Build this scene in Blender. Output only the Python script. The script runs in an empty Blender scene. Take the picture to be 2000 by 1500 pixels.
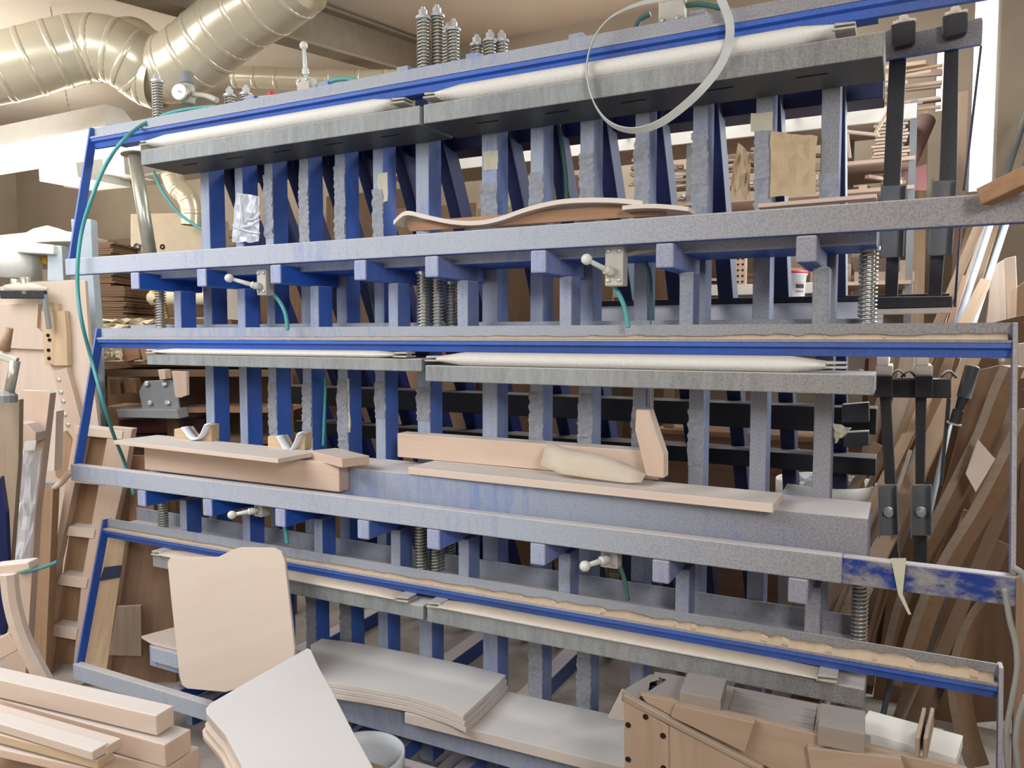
import bpy, bmesh, math, random
from mathutils import Vector as V, Matrix, Euler
random.seed(7)
S = bpy.context.scene
COL = S.collection

# ------------------------------------------------------------------ camera, sky, lights, exposure
H = 1.88                                     # camera height above the floor
F = 1500.0                                   # focal length for a 2000 px wide frame
PSI = math.atan(760 / math.hypot(1500, 95))  # the press runs off to the left
PIT = math.atan(95 / 1500.0)
cam_d = bpy.data.cameras.new('camera'); cam = bpy.data.objects.new('camera', cam_d); COL.objects.link(cam)
cam_d.sensor_width = 36; cam_d.lens = 36 * F / 2000; cam_d.clip_start = .05
cam.location = (0, 0, H); cam.rotation_euler = (math.pi / 2 - PIT, 0, PSI)
S.camera = cam
S.view_settings.view_transform = 'Standard'; S.view_settings.look = 'None'
S.view_settings.gamma = 1; S.view_settings.use_curve_mapping = False
S.view_settings.exposure = 0.38

W = bpy.data.worlds.new('world'); S.world = W; W.use_nodes = True
bg = W.node_tree.nodes['Background']; bg.inputs[0].default_value = (.97, .985, 1, 1); bg.inputs[1].default_value = 2.2

def area(name, loc, target, sx, sy, power, col=(1, 1, 1)):
    l = bpy.data.lights.new(name, 'AREA'); l.shape = 'RECTANGLE'; l.size = sx; l.size_y = sy; l.energy = power; l.color = col
    o = bpy.data.objects.new(name, l); COL.objects.link(o); o.location = loc
    o.rotation_euler = (V(target) - V(loc)).to_track_quat('-Z', 'Y').to_euler(); return o
area('fill_overhead', (-3.4, 0.4, 3.4), (-2.7, 1.8, .2), 3.4, 1.4, 104, (.96, .98, 1))  # added overhead fill that brightens the upward faces
area('fill_rear_overhead', (-1.5, 4.5, 4.05), (-1.5, 4.7, 0), 2.2, .5, 44, (1, .975, .93))  # added fill for the shelves and offcuts behind the press
area('fill_right', (1.55, -0.9, 3.0), (-3.6, 2.7, 2.3), 1.2, .7, 85, (.95, .97, 1))  # added fill from the right, brings out the blue sides
area('daylight_rear_window', (.95, 4.5, 2.7), (-.5, 2.8, 1.9), .7, 1.3, 60, (.86, .94, 1))
area('fill_uplight_left', (-6.3, 3.4, 2.6), (-6.1, 3.6, 5), 2.2, .5, 60, (1, .96, .90))  # added fill aimed upwards to brighten ceiling and ducts

# ------------------------------------------------------------------ pixel rays (2000 x 1500 frame) to points of the place
def ray(px, py):
    x = px - 1000; y = 750 - py; z = F
    c, s = math.cos(PIT), math.sin(PIT); z2 = z * c + y * s; y2 = y * c - z * s
    c, s = math.cos(PSI), math.sin(PSI); return V((x * c - z2 * s, x * s + z2 * c, y2))
CAM = V((0, 0, H))
FWD = V((-math.sin(PSI), math.cos(PSI), 0))
def hit(px, py, plane):
    """where the ray meets a plane: ('X',v) ('Y',v) ('Z',v) ('D',v: upright, square to the view, v metres off) or (point, normal)"""
    d = ray(px, py)
    k, v = plane
    if k == 'X': t = v / d.x
    elif k == 'Y': t = v / d.y
    elif k == 'Z': t = (v - H) / d.z
    elif k == 'D': t = v / d.dot(FWD)
    else: t = (V(k) - CAM).dot(v) / d.dot(v)
    return CAM + d * t
def nrm(plane):
    k, v = plane
    if k == 'X': n = V((1, 0, 0))
    elif k == 'Y': n = V((0, 1, 0))
    elif k == 'Z': n = V((0, 0, 1))
    elif k == 'D': n = FWD.copy()
    else: n = V(v).normalized()
    return n

# ------------------------------------------------------------------ materials
def lin(c):
    f = lambda u: (u / 255 / 12.92) if u / 255 <= .04045 else ((u / 255 + .055) / 1.055) ** 2.4
    return (f(c[0]), f(c[1]), f(c[2]), 1)
class NT:
    def __init__(s, name):
        s.m = bpy.data.materials.new(name); s.m.use_nodes = True; s.t = s.m.node_tree; s.n = s.t.nodes; s.l = s.t.links
        s.b = s.n['Principled BSDF']
    def add(s, t, **k):
        n = s.n.new(t)
        for a, v in k.items(): setattr(n, a, v)
        return n
    def put(s, sock, v):
        if isinstance(v, bpy.types.NodeSocket): s.l.new(v, sock)
        elif v is not None: sock.default_value = v
    def math(s, op, a, b=None, c=None, clamp=False):
        n = s.add('ShaderNodeMath', operation=op, use_clamp=clamp); s.put(n.inputs[0], a); s.put(n.inputs[1], b)
        if c is not None: s.put(n.inputs[2], c)
        return n.outputs[0]
    def mix(s, f, a, b):
        n = s.add('ShaderNodeMix', data_type='RGBA'); s.put(n.inputs[0], f); s.put(n.inputs[6], a); s.put(n.inputs[7], b); return n.outputs[2]
    def noise(s, scale, stretch=(1, 1, 1), detail=4, rough=.55, off=None, world=False):
        tc = s.add('ShaderNodeNewGeometry').outputs['Position'] if world else s.add('ShaderNodeTexCoord').outputs['Object']
        mp = s.add('ShaderNodeMapping'); s.l.new(tc, mp.inputs[0]); mp.inputs['Scale'].default_value = stretch
        if off is not None: s.put(mp.inputs['Location'], off)
        n = s.add('ShaderNodeTexNoise'); s.l.new(mp.outputs[0], n.inputs[0]); n.inputs['Scale'].default_value = scale
        n.inputs['Detail'].default_value = detail; n.inputs['Roughness'].default_value = rough
        return n.outputs[0]
    def ramp(s, v, a, b):
        n = s.add('ShaderNodeMapRange', interpolation_type='SMOOTHSTEP'); s.put(n.inputs[0], v); n.inputs[1].default_value = a; n.inputs[2].default_value = b
        return n.outputs[0]
    def rnd(s): return s.add('ShaderNodeObjectInfo').outputs['Random']
    def normal(s):
        x = s.add('ShaderNodeSeparateXYZ'); s.l.new(s.add('ShaderNodeNewGeometry').outputs['Normal'], x.inputs[0]); return x.outputs
    def pos(s):
        x = s.add('ShaderNodeSeparateXYZ'); s.l.new(s.add('ShaderNodeNewGeometry').outputs['Position'], x.inputs[0]); return x.outputs
    def bump(s, h, strength, dist=.002):
        n = s.add('ShaderNodeBump'); n.inputs['Strength'].default_value = strength; n.inputs['Distance'].default_value = dist
        s.l.new(h, n.inputs['Height']); s.l.new(n.outputs[0], s.b.inputs['Normal'])
    def done(s, col, rough=.7, metal=0.0, spec=.3):
        s.put(s.b.inputs['Base Color'], col); s.put(s.b.inputs['Roughness'], rough); s.b.inputs['Metallic'].default_value = metal
        s.b.inputs['Specular IOR Level'].default_value = spec
        return s.m

DUST = (208, 201, 196); DUST_TAN = (205, 184, 160)
def plain(name, c, rough=.6, metal=0.0, spec=.3, dust=.0, var=.10, dustc=DUST, bump=.15, scale=14):
    t = NT(name); n = t.noise(scale, detail=5)
    col = t.mix(t.math('MULTIPLY', t.ramp(n, .3, .75), var * 2), lin(c), lin([u * .55 for u in c]))
    if dust:
        up = t.math('MAXIMUM', t.normal()[2], 0.0)
        d = t.math('MULTIPLY', t.math('ADD', t.math('MULTIPLY', up, .8), .22), t.math('ADD', t.ramp(t.noise(5, world=True), .25, .75), .55))
        col = t.mix(t.math('MULTIPLY', d, dust, clamp=True), col, lin(dustc))
    if bump: t.bump(n, bump)
    return t.done(col, rough, metal, spec)

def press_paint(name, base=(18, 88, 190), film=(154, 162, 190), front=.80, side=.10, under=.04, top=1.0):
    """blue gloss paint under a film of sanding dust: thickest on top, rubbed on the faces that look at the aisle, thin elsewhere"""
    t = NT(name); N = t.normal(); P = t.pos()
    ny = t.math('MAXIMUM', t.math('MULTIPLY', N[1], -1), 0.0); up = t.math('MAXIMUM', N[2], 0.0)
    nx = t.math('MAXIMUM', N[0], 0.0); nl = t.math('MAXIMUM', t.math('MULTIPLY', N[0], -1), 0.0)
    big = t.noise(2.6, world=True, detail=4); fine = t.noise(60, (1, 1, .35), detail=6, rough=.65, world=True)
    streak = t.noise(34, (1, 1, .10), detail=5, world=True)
    xr = t.ramp(P[0], -2.3, -.75)                                  # right-facing sides carry more film towards the right end
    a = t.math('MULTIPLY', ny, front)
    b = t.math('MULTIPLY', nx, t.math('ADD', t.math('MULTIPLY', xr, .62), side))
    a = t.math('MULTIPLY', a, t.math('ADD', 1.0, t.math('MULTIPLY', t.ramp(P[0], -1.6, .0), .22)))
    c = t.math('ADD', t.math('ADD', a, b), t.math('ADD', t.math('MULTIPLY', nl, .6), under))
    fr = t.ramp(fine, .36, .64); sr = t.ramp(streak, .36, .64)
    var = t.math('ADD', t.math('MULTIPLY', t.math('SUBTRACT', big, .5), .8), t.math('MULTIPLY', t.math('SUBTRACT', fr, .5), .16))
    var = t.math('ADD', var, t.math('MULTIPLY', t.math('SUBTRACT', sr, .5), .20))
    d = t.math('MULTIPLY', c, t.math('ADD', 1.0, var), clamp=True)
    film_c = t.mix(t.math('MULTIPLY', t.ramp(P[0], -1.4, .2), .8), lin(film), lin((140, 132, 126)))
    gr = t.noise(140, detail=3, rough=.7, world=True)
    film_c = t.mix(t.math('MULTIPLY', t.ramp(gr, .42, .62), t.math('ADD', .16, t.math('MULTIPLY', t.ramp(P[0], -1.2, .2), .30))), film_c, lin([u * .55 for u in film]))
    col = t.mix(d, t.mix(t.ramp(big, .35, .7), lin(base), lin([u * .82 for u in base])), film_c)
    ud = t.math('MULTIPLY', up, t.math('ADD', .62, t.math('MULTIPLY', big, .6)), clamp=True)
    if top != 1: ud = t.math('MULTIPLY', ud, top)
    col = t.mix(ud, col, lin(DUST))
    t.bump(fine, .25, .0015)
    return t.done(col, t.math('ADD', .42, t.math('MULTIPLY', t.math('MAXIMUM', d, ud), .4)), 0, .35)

def wood(name, c, grain=.35, dust=.35, dustc=(206, 200, 197), rough=.68, knots=False, gs=1.0):
    t = NT(name)
    r = t.rnd(); cx = t.add('ShaderNodeCombineXYZ')
    for i in range(3): t.put(cx.inputs[i], t.math('MULTIPLY', r, 7.3 + 5 * i))
    g = t.noise(16 * gs, (.18, 2.2, 2.2), detail=6, rough=.6, off=cx.outputs[0])
    g2 = t.noise(5 * gs, (.25, 1.6, 1.6), detail=3, off=cx.outputs[0])
    k = t.math('MULTIPLY', t.math('ADD', t.math('MULTIPLY', t.ramp(g, .38, .68), .6), t.math('MULTIPLY', t.ramp(g2, .4, .7), .4)), grain)
    col = t.mix(k, lin(c), lin((c[0] * .70, c[1] * .60, c[2] * .50)))
    col = t.mix(t.math('MULTIPLY', r, .16), col, lin((c[0] * .72, c[1] * .66, c[2] * .60)))
    up = t.math('MAXIMUM', t.normal()[2], 0.0)
    d = t.math('MULTIPLY', t.math('ADD', t.math('MULTIPLY', up, 1.3), .30), t.math('MULTIPLY', t.math('ADD', t.noise(3.5, world=True, detail=4), .45), dust), clamp=True)
    col = t.mix(d, col, lin(dustc))
    t.bump(g, .12, .001)
    return t.done(col, rough, 0, .25)

M = {}
M['blue'] = press_paint('dusty_blue_paint', film=(160, 168, 184), front=.90)
M['blue_beam'] = press_paint('dusty_blue_beam', film=(164, 169, 178), front=1.0)
M['blue_bar'] = press_paint('dusty_blue_bar', film=(172, 178, 190), front=1.02)
M['blue_lip'] = press_paint('blue_lip_paint', front=.17, film=(135, 142, 170))
M['blue_arm'] = press_paint('blue_arm_paint', front=.85, side=.0, film=(168, 174, 198))
M['navy'] = press_paint('rear_navy_shaded', base=(12, 26, 78), film=(112, 116, 128), front=.08, side=-.25, under=.0)  # press blue darkened to navy: shade on the rear legs put into colour
M['black'] = press_paint('black_steel', base=(15, 18, 24), film=(112, 118, 126), front=.10, side=.0, under=.0)
M['black_dim'] = press_paint('black_rear_rail', base=(12, 14, 19), film=(90, 92, 96), front=.06, side=.0, under=.0, top=.22)  # dimmer copy of the black steel, rear shade put into its colour
M['steel'] = press_paint('channel_steel', base=(46, 52, 58), film=(160, 164, 164), front=.66, side=.3, under=.10)
M['grey_plate'] = plain('grey_painted_steel', (104, 108, 110), .5, .2, .4, dust=.22, var=.12)
M['spring'] = plain('spring_steel', (190, 188, 176), .35, .75, .5, dust=.35, dustc=(190, 180, 165))
M['bolt'] = plain('bolt_zinc', (196, 200, 202), .35, .7, .5, dust=.3)
M['valve'] = plain('valve_dusty_alloy', (188, 184, 172), .6, .1, .3, dust=.5, dustc=(205, 198, 186))
M['teal'] = plain('teal_rubber', (70, 160, 160), .45, 0, .4, dust=.30, dustc=(150, 180, 178))
M['green'] = plain('dark_green_rubber', (44, 96, 88), .5, 0, .4, dust=.15)
M['duct'] = plain('galvanised_duct', (222, 212, 186), .28, .35, .5, dust=.35, dustc=(222, 208, 180), var=.06, scale=5, bump=.03)
M['zinc'] = plain('zinc_pipe', (186, 186, 172), .34, .55, .5, dust=.25, dustc=(205, 198, 180), bump=.05)
M['white'] = plain('white_paint', (226, 224, 218), .5, 0, .4, dust=.25, dustc=(222, 212, 192), var=.04, bump=.03)
M['white_plastic'] = plain('white_plastic', (226, 232, 238), .42, 0, .45, dust=.12, var=.03, bump=.02)
M['machine'] = plain('pale_grey_enamel', (214, 218, 216), .4, 0, .4, dust=.5, dustc=(226, 216, 196), var=.05, bump=.03)
M['greyblue'] = plain('pale_blue_grey_enamel', (176, 192, 204), .5, 0, .4, dust=.2, var=.06, bump=.03)
M['grey'] = plain('grey_primer', (128, 132, 136), .6, 0, .3, dust=.45, dustc=(190, 182, 172))
M['red'] = plain('red_plastic', (196, 40, 52), .45, 0, .4, dust=.2, var=.05)
M['maroon'] = plain('maroon_enamel', (88, 22, 34), .5, 0, .4, dust=.2)
M['yellow'] = plain('yellow_enamel', (238, 178, 28), .45, 0, .4, dust=.1, var=.05)
M['pink'] = plain('pink_sheet', (222, 160, 160), .7, 0, .2, dust=.2, var=.04)
M['rose'] = plain('rose_fabric_roll', (128, 84, 84), .8, 0, .2, dust=.2)
M['paper'] = plain('brown_paper', (196, 172, 138), .85, 0, .1, dust=.15, var=.10, bump=.2, scale=9)
M['kraft'] = plain('corrugated_board', (206, 190, 166), .9, 0, .1, dust=.35, var=.08, bump=.2)
M['tape'] = plain('old_masking_tape', (194, 188, 166), .7, 0, .2, dust=.3)
M['glue'] = plain('dried_glue_crust', (148, 152, 162), .8, 0, .2, dust=.25, var=.22, bump=.4, scale=45)
M['dust'] = plain('sawdust', (206, 184, 158), .95, 0, .05, var=.08, bump=.5, scale=40)
M['dust_pale'] = plain('pale_sawdust', (226, 214, 196), .95, 0, .05, var=.05, bump=.5, scale=40)
M['strap'] = plain('pale_strap', (196, 200, 196), .5, 0, .35, dust=.25)
M['cloth'] = plain('cream_cloth', (226, 214, 188), .9, 0, .1, var=.06, bump=.3)
M['print'] = plain('dark_print', (50, 58, 84), .6, var=.0, bump=0)
M['hole'] = plain('dark_hole', (30, 22, 16), .9, var=.0, bump=0)
M['dial'] = plain('dial_white', (228, 226, 220), .4, var=.0, bump=0)
M['cable'] = plain('grey_cable', (140, 140, 134), .7, dust=.3)
M['beech'] = wood('pale_beech', (212, 185, 163), .22, .42)
M['beech_w'] = wood('planed_beech', (218, 197, 178), .16, .55, dustc=(210, 204, 200))
M['ply'] = wood('birch_ply', (222, 205, 190), .12, .40, gs=.6, dustc=(214, 202, 190))
M['ply_white'] = wood('dusty_white_ply', (218, 204, 192), .08, .65, dustc=(214, 212, 211), gs=.6)
M['pine'] = wood('pine', (210, 182, 146), .45, .30)
M['oak'] = wood('warm_brown_board', (168, 128, 94), .45, .15)
M['dark_wood'] = wood('dark_brown_timber', (112, 86, 64), .5, .22, dustc=(176, 156, 134))
M['mid_wood'] = wood('grey_brown_timber', (168, 136, 106), .45, .30, dustc=(190, 172, 152))
M['pallet'] = wood('weathered_plank', (150, 132, 112), .5, .4, dustc=(196, 180, 160))
M['chair_wood'] = wood('brown_chair_timber', (132, 102, 74), .35, .30, dustc=(190, 176, 158))
M['tube_metal'] = plain('blue_grey_tube', (132, 146, 156), .65, 0, .2, dust=.2)
M['black_grip'] = plain('black_grip', (22, 24, 28), .5, 0, .4, dust=.18, dustc=(170, 168, 164))
M['crate_wood'] = wood('shade_toned_crate_board', (166, 141, 118), .35, .28, dustc=(176, 164, 152))  # wood made browner and darker, the corner's dimness put into its colour
M['crate_top'] = wood('shade_toned_dusty_board', (150, 136, 122), .2, .55, dustc=(152, 147, 145))  # dusty top greyed and darkened too, shade included in the colour
M['osb'] = wood('brown_plywood', (146, 114, 88), .6, .18, gs=.5)
M['wall'] = plain('limewashed_wall', (190, 178, 160), .9, 0, .1, var=.07, bump=.15, scale=3)
M['wall_b'] = plain('rear_wall_plaster', (176, 163, 146), .9, 0, .1, var=.10, bump=.15, scale=2)
M['ceil'] = plain('ceiling_paint', (212, 200, 184), .9, 0, .1, var=.05, bump=.05, scale=2)
M['rafter'] = plain('rafter_paint', (140, 128, 110), .8, 0, .2, dust=.2, var=.1)
M['concrete'] = plain('dusty_concrete', (134, 122, 108), .9, 0, .1, dust=.35, var=.2, bump=.3, scale=6)
# woven fire hose
t = NT('woven_hose'); w = t.add('ShaderNodeTexWave', bands_direction='DIAGONAL'); mp = t.add('ShaderNodeMapping'); t.l.new(t.add('ShaderNodeTexCoord').outputs['Object'], mp.inputs[0])
mp.inputs['Scale'].default_value = (1, 1, 1); t.l.new(mp.outputs[0], w.inputs[0]); w.inputs['Scale'].default_value = 80; w.inputs['Distortion'].default_value = .4
upn = t.math('MAXIMUM', t.normal()[2], 0.0); xd = t.ramp(t.pos()[0], -1.6, .2); zd = t.ramp(t.pos()[2], 1.5, 1.0)
c0 = t.mix(t.math('MULTIPLY', w.outputs[1], .14), lin((230, 228, 222)), lin((160, 158, 152)))
c0 = t.mix(t.math('MULTIPLY', upn, t.math('ADD', .35, t.math('MULTIPLY', zd, .5)), clamp=True), c0, lin(DUST_TAN))
t.bump(w.outputs[1], .5, .002); M['hose'] = t.done(c0, .8, 0, .15)
# see-through things
def clear(name, tint, mixf, rough=.05, white=0):
    t = NT(name); tr = t.add('ShaderNodeBsdfTransparent'); tr.inputs[0].default_value = tint; gl = t.add('ShaderNodeBsdfGlossy'); gl.inputs['Roughness'].default_value = rough
    mx = t.add('ShaderNodeMixShader'); mx.inputs[0].default_value = mixf; t.l.new(tr.outputs[0], mx.inputs[1]); t.l.new(gl.outputs[0], mx.inputs[2])
    out = mx.outputs[0]
    if white:
        df = t.add('ShaderNodeBsdfDiffuse'); df.inputs[0].default_value = (.85, .87, .9, 1); m2 = t.add('ShaderNodeMixShader'); m2.inputs[0].default_value = white
        t.l.new(out, m2.inputs[1]); t.l.new(df.outputs[0], m2.inputs[2]); out = m2.outputs[0]
    t.l.new(out, t.n['Material Output'].inputs[0]); return t.m
M['glass'] = clear('window_glass', (.95, .97, .97, 1), .06)
M['film'] = clear('plastic_film', (.93, .94, .96, 1), .10, .22, .38)
def glow(name, col, s):
    t = NT(name); t.b.inputs['Emission Color'].default_value = col; t.b.inputs['Emission Strength'].default_value = s; return t.done(col, .5)
M['tube'] = glow('lamp_tube', (1, .96, .86, 1), 5.0)
# mottled bar end
t = NT('mottled_blue_bar'); n = t.noise(11, (1, 1, 1.8), detail=4, rough=.65, world=True); up = t.math('MAXIMUM', t.normal()[2], 0.0)
c0 = t.mix(t.ramp(n, .38, .60), lin((28, 52, 122)), t.mix(t.noise(60, world=True), lin((104, 104, 110)), lin((160, 153, 146)))); M['mottled'] = t.done(t.mix(t.math('MULTIPLY', up, .8), c0, lin(DUST)), .6)
# perforated wood blocks are built; punched print below

# ------------------------------------------------------------------ mesh building
WM = {}
class B:
    def __init__(s): s.v = []; s.f = []
    def quadbox(s, p):   # 8 points: bottom 4, top 4
        k = len(s.v); s.v += [V(q) for q in p]
        for f in ((0, 3, 2, 1), (4, 5, 6, 7), (0, 1, 5, 4), (1, 2, 6, 5), (2, 3, 7, 6), (3, 0, 4, 7)): s.f.append([k + i for i in f])
        return s
    def box(s, x0, x1, y0, y1, z0, z1):
        return s.quadbox([(x0, y0, z0), (x1, y0, z0), (x1, y1, z0), (x0, y1, z0), (x0, y0, z1), (x1, y0, z1), (x1, y1, z1), (x0, y1, z1)])
    def bar(s, a, b, w, t, side=None):
        """bar from a to b; w across 'side', t across the third direction"""
        a, b = V(a), V(b); d = (b - a).normalized(); side = V(side) if side is not None else (V((0, 0, 1)).cross(d) if abs(d.z) < .95 else V((1, 0, 0)))
        u = (side - d * side.dot(d)).normalized(); n = d.cross(u); u = u * w / 2; n = n * t / 2
        return s.quadbox([a - u - n, a + u - n, a + u + n, a - u + n, b - u - n, b + u - n, b + u + n, b - u + n])
    def prism(s, pts, off):
        k = len(s.v); n = len(pts); off = V(off); s.v += [V(p) for p in pts] + [V(p) + off for p in pts]
        s.f.append([k + i for i in range(n)][::-1]); s.f.append([k + n + i for i in range(n)])
        for i in range(n): j = (i + 1) % n; s.f.append([k + i, k + j, k + n + j, k + n + i])
        return s
    def tube(s, pts, r, seg=8, cap=True, ry=None, upv=None, closed=False):
        pts = [V(p) for p in pts]; n = len(pts); rr = r if isinstance(r, (list, tuple)) else [r] * n; k = len(s.v); prev = None
        for i, p in enumerate(pts):
            if closed: d = (pts[(i + 1) % n] - pts[i - 1]).normalized()
            else: d = (pts[min(i + 1, n - 1)] - pts[max(i - 1, 0)]).normalized()
            if upv is not None: u = V(upv) - d * V(upv).dot(d)
            elif prev is None: u = d.orthogonal()
            else: u = prev - d * prev.dot(d)
            u.normalize(); prev = u; w = d.cross(u); b2 = rr[i] if ry is None else ry
            for q in range(seg):
                a = 2 * math.pi * q / seg; s.v.append(p + u * rr[i] * math.cos(a) + w * b2 * math.sin(a))
        for i in range(n if closed else n - 1):
            j = (i + 1) % n
            for q in range(seg): q2 = (q + 1) % seg; s.f.append([k + i * seg + q, k + i * seg + q2, k + j * seg + q2, k + j * seg + q])
        if cap and not closed:
            s.f.append([k + q for q in range(seg)][::-1]); s.f.append([k + (n - 1) * seg + q for q in range(seg)])
        return s
    def lathe(s, c, prof, axis=(0, 0, 1), seg=20):
        c = V(c); ax = V(axis).normalized(); u = ax.orthogonal().normalized(); w = ax.cross(u); k = len(s.v)
        for r, h in prof:
            for q in range(seg): a = 2 * math.pi * q / seg; s.v.append(c + ax * h + (u * math.cos(a) + w * math.sin(a)) * r)
        for i in range(len(prof) - 1):
            for q in range(seg): q2 = (q + 1) % seg; s.f.append([k + i * seg + q, k + i * seg + q2, k + (i + 1) * seg + q2, k + (i + 1) * seg + q])
        if prof[0][0] > 1e-6: s.f.append([k + q for q in range(seg)][::-1])
        if prof[-1][0] > 1e-6: s.f.append([k + (len(prof) - 1) * seg + q for q in range(seg)])
        return s
    def sheet(s, grid, thick, nv):
        """grid of points [row][col] made a solid sheet of the given thickness along nv"""
        R, C = len(grid), len(grid[0]); k = len(s.v); nv = V(nv) * thick
        for row in grid: s.v += [V(p) for p in row]
        for row in grid: s.v += [V(p) + nv for p in row]
        o = R * C; ix = lambda r, c: k + r * C + c
        for r in range(R - 1):
            for c in range(C - 1):
                a, b, d, e = ix(r, c), ix(r, c + 1), ix(r + 1, c + 1), ix(r + 1, c); s.f.append([a, b, d, e]); s.f.append([e + o, d + o, b + o, a + o])
        rim = [ix(0, c) for c in range(C)] + [ix(r, C - 1) for r in range(1, R)] + [ix(R - 1, c) for c in range(C - 2, -1, -1)] + [ix(r, 0) for r in range(R - 2, 0, -1)]
        for i in range(len(rim)): a, b = rim[i], rim[(i + 1) % len(rim)]; s.f.append([b, a, a + o, b + o])
        return s
    def build(s, name, mat, parent=None, xdir=None, bevel=0.0, smooth=False, base=False, weld=False, fixn=True):
        lo = V([min(v[i] for v in s.v) for i in range(3)]); hi = V([max(v[i] for v in s.v) for i in range(3)]); c = (lo + hi) / 2
        if base: c.z = lo.z
        fm = Matrix.Translation(c)
        if xdir is not None:
            x = V(xdir).normalized(); z = V((0, 0, 1)); z = z - x * z.dot(x)
            if z.length < .05: z = V((0, -1, 0)) - x * V((0, -1, 0)).dot(x)
            z.normalize(); y = z.cross(x); fm = fm @ Matrix((x, y, z)).transposed().to_4x4()
        inv = fm.inverted(); me = bpy.data.meshes.new(name); me.from_pydata([inv @ v for v in s.v], [], s.f)
        if fixn or weld:
            bm = bmesh.new(); bm.from_mesh(me)
            if weld: bmesh.ops.remove_doubles(bm, verts=bm.verts, dist=1e-5)
            bmesh.ops.recalc_face_normals(bm, faces=bm.faces); bm.to_mesh(me); bm.free()
        me.materials.append(mat if not isinstance(mat, str) else M[mat])
        if smooth:
            for p in me.polygons: p.use_smooth = len(p.vertices) <= 4
        o = bpy.data.objects.new(name, me); COL.objects.link(o); put(o, fm, parent)
        if bevel:
            b = o.modifiers.new('bevel', 'BEVEL'); b.width = bevel; b.segments = 2; b.limit_method = 'ANGLE'; b.angle_limit = .6
        return o
def put(o, world, parent=None):
    WM[o.name] = world
    if parent is not None:
        o.parent = parent; o.matrix_basis = WM[parent.name].inverted() @ world
    else: o.matrix_basis = world
def thing(name, label, cat, loc, group=None):
    o = bpy.data.objects.new(name, None); o.empty_display_size = .1; COL.objects.link(o); put(o, Matrix.Translation(V(loc)))
    return tag(o, label, cat, group)
def tag(o, label=None, cat=None, group=None, kind=None):
    if label: o['label'] = label
    if cat: o['category'] = cat
    if group: o['group'] = group
    if kind: o['kind'] = kind
    return o
def lab(o, text): o['label'] = text; return o
def struct(o): o['kind'] = 'structure'; return o

def board(name, px, plane, thick, mat, parent=None, bevel=.0015, xdir='long', away=True):
    """flat board whose near face has the given outline; thickness runs away from the viewer"""
    pts = [hit(x, y, plane) for x, y in px]; n = nrm(plane)
    view = (pts[0] - CAM).normalized()
    if n.dot(view) < 0: n = -n
    if not away: n = -n
    if xdir == 'long':
        e = max(((pts[(i + 1) % len(pts)] - pts[i]) for i in range(len(pts))), key=lambda q: q.length); xd = e
    elif xdir is None: xd = None
    else: xd = V(xdir)
    return B().prism(pts, n * thick).build(name, mat, parent, xdir=xd, bevel=bevel)
def slab(name, a, b, c, z, t, mat, parent=None, bevel=.0015, widthdir=None):
    """horizontal board, top at height z: pixel a -> b along its length, c a corner across from a (squared up); t thick"""
    A, Bp, C = hit(*a, ('Z', z)), hit(*b, ('Z', z)), hit(*c, ('Z', z)); d = (Bp - A).normalized()
    w = C - A; w = w - d * w.dot(d); dn = V((0, 0, -t))
    p = [A, Bp, Bp + w, A + w]
    return B().quadbox([q + dn for q in p] + p).build(name, mat, parent, xdir=d, bevel=bevel)
def plank(name, a, pa, b, pb, w, t, mat, parent=None, side=None, bevel=.0015):
    A, Bp = hit(*a, pa), hit(*b, pb)
    return B().bar(A, Bp, w, t, side).build(name, mat, parent, xdir=Bp - A, bevel=bevel)
def curve_pts(pts, n=6):
    """Catmull-Rom through points"""
    P = [V(p) for p in pts]; out = []
    for i in range(len(P) - 1):
        p0, p1, p2, p3 = P[max(i - 1, 0)], P[i], P[i + 1], P[min(i + 2, len(P) - 1)]
        for k in range(n):
            u = k / n; out.append(.5 * ((2 * p1) + (p2 - p0) * u + (2 * p0 - 5 * p1 + 4 * p2 - p3) * u * u + (3 * p1 - p0 - 3 * p2 + p3) * u ** 3))
    out.append(P[-1]); return out
def hose_line(name, px, planes, r, mat, parent=None, n=8, seg=8):
    if not isinstance(planes, list): planes = [planes] * len(px)
    return B().tube(curve_pts([hit(x, y, p) for (x, y), p in zip(px, planes)], n), r, seg).build(name, mat, parent, smooth=True, fixn=False)

# ================================================================== the setting
YB = 5.7; XLW = -9.6; XRW = 1.7; YF = -3.2
zc = lambda y: 3.98 + .14 * (y - 3.44)
struct(B().box(XLW, XRW, YF, YB, -.1, 0).build('floor', 'concrete'))
struct(B().quadbox([(XLW, YF, zc(YF)), (XRW, YF, zc(YF)), (XRW, YB + .2, zc(YB + .2)), (XLW, YB + .2, zc(YB + .2)), (XLW, YF, zc(YF) + .12), (XRW, YF, zc(YF) + .12), (XRW, YB + .2, zc(YB + .2) + .12), (XLW, YB + .2, zc(YB + .2) + .12)]).build('ceiling', 'ceil'))
struct(B().box(XLW - .15, XLW, YF, YB + .2, 0, 4.6).build('wall_left', 'wall'))
struct(B().box(XRW, XRW + .15, YF, YB + .2, 0, 4.6).build('wall_right', 'wall_b'))
struct(B().box(-2.3, XRW, YF - .15, YF, 0, 4.6).box(XLW, -7.2, YF - .15, YF, 0, 4.6).box(-7.2, -2.3, YF - .15, YF, 0, 1.35).build('wall_front_blocker', 'wall'))  # unseen wall added to cut the front light; sill darkens low things
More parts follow.
